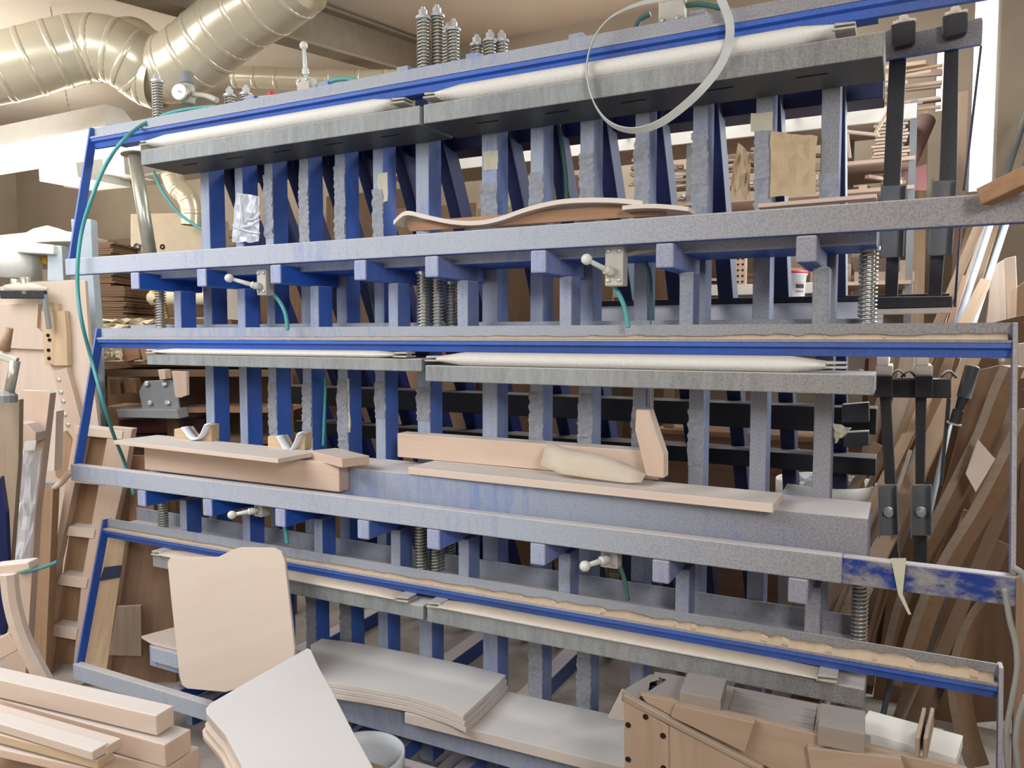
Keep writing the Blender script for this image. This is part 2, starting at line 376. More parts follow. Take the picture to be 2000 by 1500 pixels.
# back wall with its two openings
P = lambda x, y: hit(x, y, ('Y', YB))
w1 = (P(1903, 0).x, P(1958, 0).x, P(1930, 372).z, 4.05); w2 = (P(1826, 150).x, P(1868, 150).x, P(1840, 216).z, P(1840, 62).z)
bk = B(); ya, yb = YB, YB + .2
bk.box(XLW, w2[0], ya, yb, 0, 4.6).box(w2[0], w2[1], ya, yb, 0, w2[2]).box(w2[0], w2[1], ya, yb, w2[3], 4.6).box(w2[1], w1[0], ya, yb, 0, 4.6)
bk.box(w1[0], w1[1], ya, yb, 0, w1[2]).box(w1[0], w1[1], ya, yb, w1[3], 4.6).box(w1[1], XRW, ya, yb, 0, 4.6)
struct(bk.build('wall_back', 'wall_b'))
for i, (x0, x1, z0, z1) in enumerate((w1, w2)):
    e = bpy.data.objects.new('window_%d' % (i + 1), None); COL.objects.link(e); put(e, Matrix.Translation(((x0 + x1) / 2, YB + .1, z0))); struct(e)
    f = B(); q = .012
    f.box(x0, x0 + q, ya + .07, ya + .13, z0, z1).box(x1 - q, x1, ya + .07, ya + .13, z0, z1).box(x0 + q, x1 - q, ya + .07, ya + .13, z0, z0 + q).box(x0 + q, x1 - q, ya + .07, ya + .13, z1 - q, z1)
    f.build('frame', 'white', e); B().box(x0 + q, x1 - q, ya + .095, ya + .10, z0 + q, z1 - q).build('pane', 'glass', e)
# rafter: an I-section running up the slope
A = hit(330, 56, ('D', 4.25)); A = V((-3.52, 2.2, 0)); zr = lambda y: 3.68 + .14 * (y - 3.44)
rf = B(); y0, y1 = 1.6, YB
def sl(x0, x1, h0, h1): rf.quadbox([(x0, y0, zr(y0) + h0), (x1, y0, zr(y0) + h0), (x1, y1, zr(y1) + h0), (x0, y1, zr(y1) + h0), (x0, y0, zr(y0) + h1), (x1, y0, zr(y0) + h1), (x1, y1, zr(y1) + h1), (x0, y1, zr(y1) + h1)])
sl(-3.60, -3.44, 0, .02); sl(-3.525, -3.515, .02, .26); sl(-3.60, -3.44, .26, .28)
struct(rf.build('beam', 'rafter'))
struct(B().box(XLW, -2.7, YB - .06, YB, 2.86, 2.93).build('trim_1', 'rafter'))
struct(B().tube([(XLW, YB - .05, 2.78), (-2.2, YB - .05, 2.78)], .035, 10).build('trim_2', 'rafter', smooth=True))
struct(B().box(XLW, -2.6, YB - .03, YB, 0, 2.66).build('trim_3', 'white'))

# ================================================================== the frame press
press = thing('frame_press', 'tall blue steel veneer press with three tiers of rails, hoses and posts, coated in sawdust', 'press', (-1.65, 2.6, 0))
XL, XR = -3.57, .27
PX = [-3.067, -2.838, -2.65, -2.44, -2.237, -2.031, -1.813, -1.5, -1.287, -1.083, -.871, -.664, -.453, -.249]
PW = [.058, .05, .05, .053, .056, .052, .064, .068, .055, .055, .052, .052, .055, .055]
SX = [-3.045, -2.638, -2.221, -1.82, -1.502, -1.082, -.654, -.245]
for i, x in enumerate(PX):
    B().box(x, x + PW[i], 2.70, 2.80, 0.04, 2.86).build('post', 'blue', press, bevel=.004)
# rear legs splay backwards
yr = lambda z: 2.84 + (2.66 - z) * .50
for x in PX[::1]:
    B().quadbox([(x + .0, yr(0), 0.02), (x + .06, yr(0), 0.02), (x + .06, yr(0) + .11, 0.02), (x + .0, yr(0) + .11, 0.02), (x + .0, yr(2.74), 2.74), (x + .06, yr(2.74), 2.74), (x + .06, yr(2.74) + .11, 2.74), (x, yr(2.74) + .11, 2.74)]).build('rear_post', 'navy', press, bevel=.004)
# rear rails and rear pressure channels
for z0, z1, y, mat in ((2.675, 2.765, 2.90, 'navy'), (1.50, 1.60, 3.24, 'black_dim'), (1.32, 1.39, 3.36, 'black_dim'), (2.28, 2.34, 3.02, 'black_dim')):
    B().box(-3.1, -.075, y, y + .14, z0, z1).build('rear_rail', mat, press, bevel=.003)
B().box(-1.25, .15, 3.16, 3.19, 2.00, 2.03).build('rear_beam', 'black', press, bevel=.002)
lab(B().quadbox([(-1.25, 3.03, 1.90), (-.06, 3.03, 1.90), (-.06, 3.036, 1.90), (-1.25, 3.036, 1.90), (-1.25, 3.15, 2.004), (-.06, 3.15, 2.004), (-.06, 3.157, 2.004), (-1.25, 3.157, 2.004)]).build('rear_panel', 'white_plastic', press), 'white dusty strip along the rear beam')

def extrude_x(prof, x0, x1):
    return B().prism([(x0, y, z) for y, z in prof], (x1 - x0, 0, 0))
TOPS = [2.893, 1.915, .955]
for lv, zt in enumerate(TOPS):
    # upper beam: an open trough, its front wall dusty, a ledge and a blue lip under it
    prof = [(2.50, zt), (2.506, zt), (2.506, zt - .046), (2.674, zt - .046), (2.674, zt + .018), (2.68, zt + .018), (2.68, zt - .055), (2.474, zt - .055), (2.474, zt - .048), (2.50, zt - .048)]
    b = extrude_x(prof, XL, -.09)
    b.prism([(-.09, y, z) for y, z in [(2.50, zt), (2.506, zt), (2.506, zt - .055), (2.474, zt - .055), (2.474, zt - .048), (2.50, zt - .048)]], (XR + .09, 0, 0)); b = b.build('upper_beam', 'blue_beam', press)
    prof = [(2.478, zt - .055), (2.52, zt - .055), (2.52, zt - .098), (2.500, zt - .098), (2.492, zt - .076), (2.478, zt - .070)]
    lip = extrude_x(prof, XL, XR).build('beam_lip', 'blue_lip', b, bevel=.001); lab(lip, 'glossy blue lower lip of the beam')
    # sawdust lying on the ledge
    n = 120; g = B(); rows = [[], [], []]
    for k in range(n + 1):
        x = XL + .01 + (XR - XL - .02) * k / n; u = k / n
        h = (.003, .006, .010)[lv] * (.25 + 1.4 * u ** 1.5) * random.uniform(.6, 1.3); y = 2.4985
        rows[0].append((x, 2.4755 + random.uniform(0, .003), zt - .0465)); rows[1].append((x, 2.488, zt - .046 + h * .7)); rows[2].append((x, y, zt - .045 + h * 1.6))
    g.sheet(rows, .001, (0, 0, -1)); tag(g.build('dust_ridge', 'dust', b, smooth=True), kind='stuff')
    # frame ends
BAR = [(2.165, 2.243, XL + .005, .62), (1.176, 1.256, XL - .01, .285), (.176, .255, XL - .05, .285)]
for lv, (z0, z1, x0, x1) in enumerate(BAR):
    zt = TOPS[lv]
    bb = B().box(x0, x1 if lv != 1 else -.13, 2.33, 2.37, z0, z1).build('lower_bar', 'blue_bar', press, bevel=.004)
    if lv == 1: lab(B().box(-.13, x1, 2.33, 2.37, z0 + .001, z1 - .001).build('bar_end', 'mottled', bb, bevel=.004), 'mottled end of the bar where dust has rubbed off')
    for x, nm in ((x0, 'l'), (min(x1, .285) - .012, 'r')):
        ya, yb2 = 2.478, 2.34
        B().quadbox([(x, yb2, z1 - .02), (x + .012, yb2, z1 - .02), (x + .012, yb2 + .045, z1 - .02), (x, yb2 + .045, z1 - .02), (XL if nm == 'l' else XR, ya, zt), ((XL if nm == 'l' else XR) + .012, ya, zt), ((XL if nm == 'l' else XR) + .012, ya + .045, zt), (XL if nm == 'l' else XR, ya + .045, zt)]).build('side_bar', 'blue_lip' if nm == 'l' else 'blue', press, bevel=.002)
# tables, arms and struts
TB = [(2.14, 2.225, 2.45), (1.17, 1.345, 2.45), (.30, .40, 2.42)]
for lv, (z0, z1, y) in enumerate(TB):
    B().box(-3.17, -.07, y, 2.70, z0, z1).build('press_table', 'blue', press, bevel=.003)
    za = BAR[lv][0]
    for i, x in enumerate(SX):
        ax = x * 1.0 + (-.065 if i == 0 else -.05 if i < 3 else -.03)
        a = B().box(ax, ax + .056, 2.335, 2.69, za - .078, za - .002).build('arm', 'blue_arm', press, bevel=.006)
        zb = TOPS[lv + 1] - .03 if lv < 2 else .0
        B().box(x, x + .046, 2.51, 2.60, zb, za - .078).build('strut', 'blue', press, bevel=.004)
for x in SX[1:]:
    B().box(x, x + .055, 2.58, 2.67, TOPS[0] - .04, TOPS[0] + .05).build('stub', 'blue', press, bevel=.004)
# gray pressure channels with fire hoses lying on them
CH = [(2.735, 2.665, 2.735, 2.665), (1.791, 1.742, 1.767, 1.706), (.832, .775, .832, .772)]
def hose(x0, x1, y, z, ry, rz, parent, clampw=.055):
    n = 40; g = B(); pts = [(x0 + (x1 - x0) * k / n, y, z) for k in range(n + 1)]
    rr = []
    for k in range(n + 1):
        e = min(k, n - k) / n * (x1 - x0); rr.append(min(1, .45 + e / .10 * .55))
    k0 = len(g.v); seg = 14
    for i, p in enumerate(pts):
        for q in range(seg):
            a = 2 * math.pi * q / seg; g.v.append(V(p) + V((0, math.cos(a) * ry * (1.25 - .25 * rr[i]), math.sin(a) * rz * rr[i])))
    for i in range(n):
        for q in range(seg): q2 = (q + 1) % seg; g.f.append([i * seg + q, i * seg + q2, (i + 1) * seg + q2, (i + 1) * seg + q])
    g.f.append(list(range(seg))); g.f.append([n * seg + q for q in range(seg)])
    h = g.build('fire_hose', 'hose', parent, smooth=True)
    for xe, sg in ((x0, -1), (x1, 1)):
        a, b2 = (xe - .005 * sg, xe + clampw * sg); x_0, x_1 = min(a, b2), max(a, b2)
        c = B()
        c.quadbox([(x_0, y - ry * .95, z - .010), (x_1, y - ry * .8, z - .010), (x_1, y + ry * .8, z - .010), (x_0, y + ry * .9, z - .010), (x_0, y - ry * .95, z - .003), (x_1, y - ry * .8, z - .003), (x_1, y + ry * .8, z - .003), (x_0, y + ry * .9, z - .003)])
        c.quadbox([(x_0 + .005, y - ry * .9, z + .002), (x_1, y - ry * .7, z + .004), (x_1, y + ry * .7, z + .004), (x_0 + .005, y + ry * .9, z + .002), (x_0 + .005, y - ry * .9, z + .011), (x_1, y - ry * .7, z + .010), (x_1, y + ry * .7, z + .010), (x_0 + .005, y + ry * .9, z + .011)])
        tag(c.build('hose_clamp', 'valve', h, bevel=.002), 'folded hose end pinched between clamp plates')
for lv, (t0, b0, t1, b1) in enumerate(CH):
    yf = (2.45, 2.45, 2.45)[lv]
    for sgn, x0, x1, tt, bb in ((0, -3.165, -1.625, t0, b0), (1, -1.608, -.066, t1, b1)):
        prof = [(yf, tt), (2.69, tt), (2.69, bb), (yf, bb)]
        c = B().box(x0, x1, yf, 2.69, bb, tt).build('pressure_channel', 'steel', press, bevel=.004)
        for k in range(5):   # slots in the underside
            xx = x0 + .18 + k * .28; B().box(xx, xx + .09, 2.53, 2.537, bb - .0015, bb + .0005).build('slot', 'hole', c)
        zl = TOPS[lv] - .098
        rz = (.030, .015 if sgn == 0 else .026, .015)[lv]; rz = min(rz, max(.012, (zl - tt) / 2 + .003)); ry = .042
        y = 2.478 if lv != 2 else 2.474
        hose(x0 + .06 + (.0 if lv else 0), x1 - .12 if sgn == 0 else x1 - .13, y, tt + rz - .001, ry, rz, press)
# springs on their bolts
def helix(r, z0, z1, turns, wire):
    g = B(); n = int(turns * 9); pts = [(r * math.cos(2 * math.pi * k / 9), r * math.sin(2 * math.pi * k / 9), z0 + (z1 - z0) * k / n) for k in range(n + 1)]
    return g.tube(pts, wire, 5)
def spring(x, y, z0, z1, r=.026, bolt=True):
    g = helix(r - .004, z0, z1, (z1 - z0) / .0128, .0046)
    for i, v in enumerate(g.v): g.v[i] = v + V((x, y, 0))
    s = g.build('spring', 'spring', press, smooth=True, fixn=False)
    c = B(); c.lathe((x, y, z0), [(r * .62, 0), (r * .62, z1 - z0)], seg=10); c.lathe((x, y, z1), [(r * 1.15, -.002), (r * 1.15, .008), (r * .8, .008)], seg=16)
    c.lathe((x, y, z1 + .008), [(.017, 0), (.017, .026), (.0085, .026), (.0085, .038), (.0, .038)], seg=6)
    c.lathe((x, y, z0), [(r * 1.1, -.006), (r * 1.1, .002)], seg=16)
    c.build('bolt', 'bolt', s)
def spr(px, ytop, zb, Y, r=.026):
    p = hit(px, ytop, ('Y', Y)); spring(p.x, Y, zb, p.z - .05, r)
zb = TOPS[0] - .045
for px, yt, Y in ((306, 140, 2.60), (448, 168, 2.76), (480, 165, 2.76), (826, 12, 2.55), (853, 8, 2.60), (885, 35, 2.63), (875, 44, 2.86), (931, 66, 2.76), (957, 57, 2.76), (980, 58, 2.80)): spr(px, yt, zb, Y)
zb = TOPS[1] - .045
for px, yt, Y, r in ((312, 545, 2.60, .026), (826, 510, 2.55, .026), (853, 515, 2.60, .030), (881, 530, 2.66, .026), (1698, 455, 2.60, .028)): spr(px, yt, zb, Y, r)
zb = TOPS[2] - .045
for px, yt, Y in ((317, 955, 2.60), (821, 985, 2.55), (849, 990, 2.60), (857, 995, 2.66), (878, 1000, 2.72), (1682, 1085, 2.60)): spr(px, yt, zb, Y, .026)

# dried glue on the post faces (crusts where the blanks have been pressed)
def crust(x, w, z0, z1, y=2.70):
    n = max(8, int((z1 - z0) / .011)); rows = []; on = 0
    for k in range(n + 1):
        z = z0 + (z1 - z0) * k / n; row = []; e = 1 if 0 < k < n else 0
        if random.random() < .28: on = random.choice((0, .001, .003, .006, .002))
        for j in range(5):
            xx = x + w * j / 4 + (random.uniform(-.006, .003) if j == 0 else random.uniform(-.003, .006) if j == 4 else 0)
            row.append((xx, y - .0025 - e * (on * random.uniform(.3, 1.0) + random.uniform(0, .0015)), z + random.uniform(-.004, .004)))
        rows.append(row)
    tag(B().sheet(rows, .0035, (0, 1, 0)).build('glue_crust', 'glue', press), kind='stuff')
for i, zs in {2: (2.33, 2.62), 3: (2.3, 2.62), 4: (2.28, 2.62), 5: (2.3, 2.5), 7: (2.25, 2.48), 8: (2.28, 2.5), 9: (2.30, 2.55), 10: (2.28, 2.58), 11: (2.26, 2.58), 12: (2.24, 2.56), 13: (2.3, 2.4)}.items(): crust(PX[i], PW[i], *zs)
for i, zs in {2: (1.42, 1.66), 3: (1.4, 1.66), 4: (1.38, 1.68), 5: (1.52, 1.68), 6: (1.52, 1.66), 8: (1.44, 1.66), 9: (1.4, 1.66), 10: (1.38, 1.62), 11: (1.42, 1.62)}.items(): crust(PX[i], PW[i], *zs)
for i, zs in {3: (.42, .72), 4: (.42, .72), 8: (.42, .72), 9: (.45, .72)}.items(): crust(PX[i], PW[i], *zs)
for i, w in ((4, .010),): tag(B().sheet([[(PX[4] + PW[4] - .002 + random.uniform(-.003, .003), 2.697, 1.45 + .03 * k), (PX[4] + PW[4] + .011 + random.uniform(-.005, .004), 2.699, 1.45 + .03 * k)] for k in range(9)], .004, (0, 1, 0)).build('glue_run', 'tape', press), kind='stuff')

# valves with ball levers, air hoses
def valve(px, plane, w=.05, h=.11, lever=(-.10, -.03, .02), up=False):
    c = hit(px[0], px[1], plane); v = B().box(c.x - w / 2, c.x + w / 2, c.y - .02, c.y + .03, c.z - h / 2, c.z + h / 2).build('valve', 'valve', press, bevel=.004)
    for dx, dz in ((-.3, .36), (.3, .36), (-.3, -.36), (.3, -.36)): B().lathe((c.x + dx * w, c.y - .0205, c.z + dz * h), [(.006, 0), (.006, .005), (.003, .006)], (0, -1, 0), 8).build('screw', 'bolt', v)
    L = V(lever); s = c + V((0, -.02, -h * .2)) if not up else c + V((0, 0, h / 2)); d = L.normalized(); e = L.length
    lv = B(); lv.tube([s, s + L], [.011, .007], 10); lv.lathe(s + L * .1, [(.017, 0), (.012, .006), (.017, .012), (.012, .018), (.016, .024), (.010, .030)], d, 12)
    kb = []; R = .018
    for k in range(9): a = math.pi * k / 8; kb.append((max(R * math.sin(a), 0), e - R * math.cos(a)))
    lv.lathe(s, kb, d, 14); lv.build('ball_lever', 'machine', v, smooth=True); return v
valve((517, 552), ('Y', 2.40), .05, .105, (-.085, -.09, .035)); valve((1203, 520), ('Y', 2.40), .062, .13, (-.055, -.10, .04))
valve((510, 985), ('Y', 2.40), .045, .10, (-.06, -.085, -.01)); valve((1193, 1075), ('Y', 2.40), .06, .11, (-.045, -.10, -.005))
v1 = valve((598, 172), ('Y', 2.62), .07, .08, (-.01, -.0, .14), True); v2 = valve((1313, 22), ('Y', 2.62), .085, .09, (.06, 0, .10), True)
def air(px, planes, mat='teal', r=.0085): return hose_line('air_hose', px, planes, r, mat, press)
air([(405, 212), (340, 224), (285, 240), (240, 275), (205, 325), (178, 390), (160, 450), (152, 510), (152, 570), (160, 630), (178, 700), (200, 780), (222, 850), (244, 905), (262, 968)], [('Y', 2.6)] * 2 + [('Y', 2.5)] + [('Y', 2.36)] * 2 + [('Y', 2.30)] * 2 + [('Y', 2.28)] * 3 + [('Y', 2.36)] * 2 + [('Y', 2.5)] + [('Y', 2.66)] * 2)
air([(420, 207), (350, 216), (300, 232), (276, 246)], ('Y', 2.6)); air([(300, 335), (318, 375), (345, 412), (375, 436), (403, 453)], ('Y', 2.74), r=.008)
air([(530, 570), (548, 592), (558, 615), (562, 645)], ('Y', 2.44)); air([(545, 1005), (556, 1030), (561, 1062)], ('Y', 2.45))
air([(1198, 556), (1214, 585), (1222, 610), (1227, 640)], ('Y', 2.44)); air([(1210, 1105), (1220, 1135), (1226, 1172)], ('Y', 2.46), 'green')
air([(1091, 245), (1098, 290), (1104, 340), (1106, 392)], ('Y', 2.83), 'green', .010); air([(1350, 466), (1385, 476), (1410, 492), (1435, 500), (1462, 486)], ('Y', 2.66), 'green', .010)
air([(1222, 498), (1250, 492), (1280, 488), (1294, 478)], ('Y', 2.42), 'cable', .008); air([(1254, 505), (1268, 530), (1272, 580), (1272, 640)], ('Y', 2.68), 'green', .007)
air([(640, 500), (690, 520), (720, 560), (736, 640)], ('Y', 2.74), 'green', .007); air([(636, 738), (634, 800), (631, 872)], ('Y', 2.74), 'teal', .007)
air([(618, 168), (660, 155), (690, 156), (712, 163)], ('Y', 2.62), 'teal', .009); air([(1270, 27), (1250, 38), (1242, 56)], ('Y', 2.62), 'green', .010); air([(1330, 12), (1370, 8), (1410, 16), (1432, 24)], ('Y', 2.64), 'green', .010)
air([(1272, 740), (1273, 800), (1274, 880)], ('Y', 2.72), 'zinc', .006)
# pressure regulator with its gauge
c = hit(366, 178, ('Y', 2.60)); rg = B().lathe(c, [(.030, -.06), (.034, -.05), (.034, .012), (.028, .03)], seg=18).build('regulator', 'valve', press, smooth=True)
B().lathe(c + V((0, 0, .030)), [(.024, 0), (.031, .006), (.031, .050), (.026, .058)], seg=16).build('knob', 'grey', rg)
B().lathe(c + V((.0, -.03, -.018)), [(.040, 0), (.040, .022), (.036, .024)], (0.35, -1, 0), 22).build('gauge', 'zinc', rg)
B().lathe(c + V((.0085, -.0535, -.018)), [(.035, 0), (.034, .0015)], (0.35, -1, 0), 22).build('dial', 'dial', rg)
q = c + V((.010, -.0565, -.018)); B().bar(q - V((.018, 0, -.006)), q + V((.012, 0, -.004)), .003, .001, (0, 0, 1)).build('needle', 'print', rg)
B().tube(curve_pts([c + V((.03, 0, -.02)), c + V((.10, .02, -.03)), c + V((.17, .02, -.06))], 6), .013, 8).build('hose_tail', 'valve', rg, smooth=True)
c = hit(530, 186, ('Y', 2.66)); lab(B().lathe(c, [(.016, -.03), (.016, .012), (.012, .014)], seg=12).build('push_button', 'red', press), 'red push button on top of the press')
board('junction_box', [(480, 190), (497, 188), (560, 182), (560, 198), (480, 206)], ('Y', 2.60), .06, 'valve', press)

# rear clamp gear at the right-hand end
YC = 3.0
def rc(name, px, mat, t=.03, Y=YC, **k): return board(name, px, ('Y', Y), t, mat, press, bevel=.003, **k)
rc('end_bracket', [(1728, 118), (1728, 62), (1742, 52), (1748, 70), (1918, 33), (1920, 42), (1918, 86)], 'blue', .02)
for (x0, y0, x1, y1) in ((1740, 44, 1789, 92), (1841, 27, 1891, 72)):
    hk = rc('hook_plate', [(x0, y0 + 4), (x0 + 20, y0 - 2), (x0 + 46, y0 - 6), (x1, y0 - 2), (x1 - 1, y1 - 14), (x1 - 6, y1 - 9), (x0 + 8, y1 + 1), (x0, y1 - 5)], 'black', .04, YC - .05)
    p = [hit(x0 + 4 + 44 * k / 10, y0 + 2 - 7 * k / 10 - (5 + 3 * (k % 3) if 3 < k < 7 else random.uniform(0, 3)), ('Y', YC - .03)) for k in range(11)]
    tag(B().tube(p, [.006 + .005 * (3 < k < 7) for k in range(11)], 7).build('dust_heap', 'dust_pale', hk, smooth=True), kind='stuff')
for pts in ([(1737, 108), (1771, 103), (1758, 370), (1724, 372)], [(1845, 92), (1873, 88), (1869, 366), (1834, 368)], [(1731, 498), (1757, 498), (1752, 604), (1727, 604)], [(1817, 494), (1845, 494), (1837, 602), (1811, 602)], [(1718, 772), (1740, 772), (1750, 945), (1728, 946)], [(1788, 772), (1810, 772), (1806, 945), (1788, 946)], [(1730, 1045), (1752, 1045), (1758, 1100), (1730, 1100)], [(1784, 1045), (1812, 1045), (1812, 1100), (1784, 1100)]):
    rc('clamp_bar', pts, 'black', .03, YC + .02)
for pts in ([(1722, 363), (1770, 361), (1764, 502), (1719, 504)], [(1821, 353), (1868, 352), (1858, 498), (1813, 500)], [(1716, 948), (1752, 946), (1755, 1045), (1718, 1045)], [(1780, 948), (1818, 946), (1818, 1046), (1779, 1046)]):
    u = rc('fork_bracket', pts, 'grey_plate', .006, YC - .02); up = pts[0][1] < 900
    for a, b2 in ((0, 3), (1, 2)):
        A, Bq = hit(*pts[a], ('Y', YC - .02)), hit(*pts[b2], ('Y', YC - .02)); B().bar(A + V((0, -.022, 0)), Bq + V((0, -.022, 0)), .004, .045, (1, 0, 0)).build('flange', 'grey_plate', u)
    cx = sum(q[0] for q in pts) / 4; cy = pts[0][1] + (72 if up else 52); c = hit(cx, cy, ('Y', YC - .02))
    B().lathe(c, [(.020, 0), (.020, .004), (.016, .006)], (0, -1, 0), 16).build('washer', 'bolt', u); B().lathe(c + V((0, -.004, 0)), [(.015, 0), (.015, .014), (.008, .014), (.008, .02)], (0, -1, 0), 6).build('nut', 'bolt', u)
rc('rear_foot_bar', [(1708, 580), (1860, 578), (1860, 600), (1708, 603)], 'black', .05)
lab(rc('foot_ledge', [(1708, 604), (1858, 600), (1858, 611), (1708, 614)], 'dust_pale', .08), 'ledge under the black bar, whitened by dust')
rc('rear_foot_bar', [(1709, 740), (1858, 740), (1858, 778), (1709, 776)], 'black', .06)
for x0, x1, xm in ((1706, 1743, 1725), (1783, 1822, 1800)):
    k = rc('clamp_head', [(x0 + 5, 733), (x0 + 5, 776), (x1, 776), (x1, 733)], 'black', .10, YC - .05)
    a, b2 = hit(x0 + 3, 732, ('Y', YC - .05)), hit(x1, 732, ('Y', YC - .05)); z = a.z
    lab(B().box(a.x, b2.x, YC - .05, YC + .22, z, z + .032).build('cap', 'dust_pale', k, bevel=.004), 'head cap white with settled dust')
    m = (a.x + b2.x) / 2; lab(B().box(m - .024, m + .014, YC - .05, YC + .40, z + .032, z + .062).build('slide_rib', 'dust_pale', k, bevel=.004), 'dusty rib on the clamp head')
    for s_ in (-1, 1):
        pp = [(m + s_ * (.055 + .045 * k2 / 6), YC + .03, z - .01 + .022 * math.sin(math.pi * k2 / 6)) for k2 in range(7)]
        B().tube(pp, .004, 6, ry=.05, upv=(0, 0, 1)).build('spring_leaf', 'black', k, smooth=True)
rc('tie_rod', [(1914, 88), (1919, 88), (1886, 372), (1880, 372)], 'navy', .01, 3.02); rc('tie_rod', [(1874, 440), (1878, 440), (1868, 600), (1862, 600)], 'navy', .01, 3.02); rc('tie_rod', [(1849, 778), (1858, 778), (1841, 950), (1834, 950)], 'black', .01, 3.02)
rc('rear_table_end', [(1644, 790), (1697, 786), (1698, 824), (1644, 826)], 'black', .05, 3.1); rc('rear_table_end', [(1648, 845), (1697, 842), (1697, 870), (1648, 874)], 'black', .05, 3.1)
# base runners on the floor
for x in (-3.07, -2.245, -1.67, -.8): B().box(x, x + .09, 2.60, 4.25, 0.0, .09).build('base_runner', 'blue', press, bevel=.003)

# ================================================================== things on and around the press
def one(o, label, cat, group=None): return tag(o, label, cat, group)
T1 = 1.345                                    # top of the middle table
# --- upper table: S-bent veneer pieces
def bent(name, path, Y, depth, th, mat, **k):
    pts = curve_pts([hit(x, y, ('Y', Y)) for x, y in path], 5)
    rows = [[p, p + V((0, depth, 0))] for p in pts]
    return B().sheet(rows, th, (0, 0, -1)).build(name, mat, smooth=False, bevel=.001)
one(bent('bent_veneer', [(768, 431), (792, 412), (830, 419), (880, 429), (930, 431), (975, 423), (1030, 404), (1090, 390), (1150, 386), (1210, 387), (1255, 392)], 2.40, .24, .016, 'ply_white'), 'long S-shaped white bent plywood strip lying on the upper table', 'plywood')
one(bent('bent_veneer', [(1215, 402), (1240, 399), (1275, 398), (1310, 400), (1345, 404)], 2.385, .2, .014, 'ply_white'), 'short pale plywood strip overlapping the right end of the S-shaped veneer', 'plywood')
one(board('veneer_board', [(790, 433), (1000, 418), (1230, 398), (1300, 402), (1300, 420), (800, 452)], ('Y', 2.44), .012, 'oak'), 'brown board showing below the S-shaped veneer', 'board')
z = 2.243
one(board('edging_strip', [(1480, 398), (1712, 378), (1712, 386), (1480, 406)], ('Y', 2.40), .05, 'beech'), 'thin beech strip along the right end of the upper rail', 'strip')
s = hit(1995, 355, ('Y', 2.26)); one(B().bar(hit(1921, 386, ('Y', 2.28)), hit(2040, 330, ('Y', 2.20)), .045, .05, (0, 0, 1)).build('wood_batten', 'oak', xdir=(1, 0, .4), bevel=.004), 'brown batten laid across the right end of the upper rail', 'batten')
# plastic wrap on the second post, paper hanging on the right
def crumple(name, px, plane, mat, amp=.02, n=9, th=.0012, seed=1, push=0.0):
    """thin crumpled sheet filling a quad outline (4 corners, clockwise from top left)"""
    rnd = random.Random(seed); a, b, c, d = [hit(x, y, plane) for x, y in px]; nv = nrm(plane)
    if nv.dot(a - CAM) > 0: nv = -nv
    rows = []
    for i in range(n):
        u = i / (n - 1); L, R = a.lerp(d, u), b.lerp(c, u); row = []
        for j in range(n):
            v = j / (n - 1); e = .35 if i in (0, n - 1) or j in (0, n - 1) else 1
            row.append(L.lerp(R, v) + nv * (rnd.uniform(-1, 1) * amp * e + push) + V((rnd.uniform(-1, 1), 0, rnd.uniform(-1, 1))) * amp * .35)
        rows.append(row)
    return B().sheet(rows, th, -nv).build(name, mat, smooth=False)
wrap = thing('plastic_wrap', 'clear torn stretch film knotted around the second post from the left', 'film', hit(480, 476, ('Y', 2.66)))
crumple('film_sheet', [(462, 375), (507, 385), (505, 472), (452, 474)], ('Y', 2.675), 'film', .012, 9, seed=3).parent = None
o = bpy.data.objects['film_sheet']; put(o, WM[o.name], wrap)
for k, (x0, y0, x1, y1) in enumerate(((458, 445, 508, 428), (455, 440, 507, 455), (478, 435, 500, 385), (462, 470, 470, 382), (482, 430, 508, 415))):
    B().tube(curve_pts([hit(x0, y0, ('Y', 2.67)), hit((x0 + x1) / 2 + 3, (y0 + y1) / 2 + 4, ('Y', 2.66)), hit(x1, y1, ('Y', 2.67))], 5), .006, 6).build('film_rope', 'film', wrap, smooth=True)
one(crumple('paper_sheet', [(1505, 258), (1596, 265), (1592, 380), (1503, 386)], ('Y', 2.68), 'paper', .008, 8, seed=5), 'large brown paper sheet hanging between the two rightmost posts', 'paper')
one(crumple('paper_sheet', [(1440, 275), (1466, 300), (1464, 392), (1422, 390)], ('Y', 2.74), 'paper', .014, 8, seed=8), 'crumpled narrow brown paper hanging left of the large paper sheet', 'paper')
one(crumple('paper_scrap', [(1628, 826), (1662, 836), (1655, 846), (1632, 866)], ('Y', 2.72), 'tape', .012, 6, seed=4), 'small torn yellowed paper stuck beside the right end post', 'paper')
one(crumple('paper_scrap', [(1868, 414), (1900, 426), (1882, 446), (1866, 438)], ('Y', 2.98), 'tape', .012, 6, seed=6), 'small yellowed paper scrap caught on the right fork bracket', 'paper')
tp = thing('tape_tail', 'strip of old masking tape hanging from the mottled right bar end', 'tape', hit(1776, 1200, ('Y', 2.32)))
B().sheet([[hit(1740 + 2 * k, 1090 + 10 * k, ('Y', 2.322)), hit(1770 - 1 * k, 1090 + 10 * k, ('Y', 2.322))] for k in range(8)], .001, (0, -1, 0)).build('tape_wrap', 'tape', tp)
B().sheet([[hit(1754 + 5.0 * k, 1160 + 10 * k, ('Y', 2.318)), hit(1763 + 4.2 * k, 1160 + 10 * k, ('Y', 2.318))] for k in range(5)], .0015, (0, -1, 0)).build('tape_end', 'tape', tp)
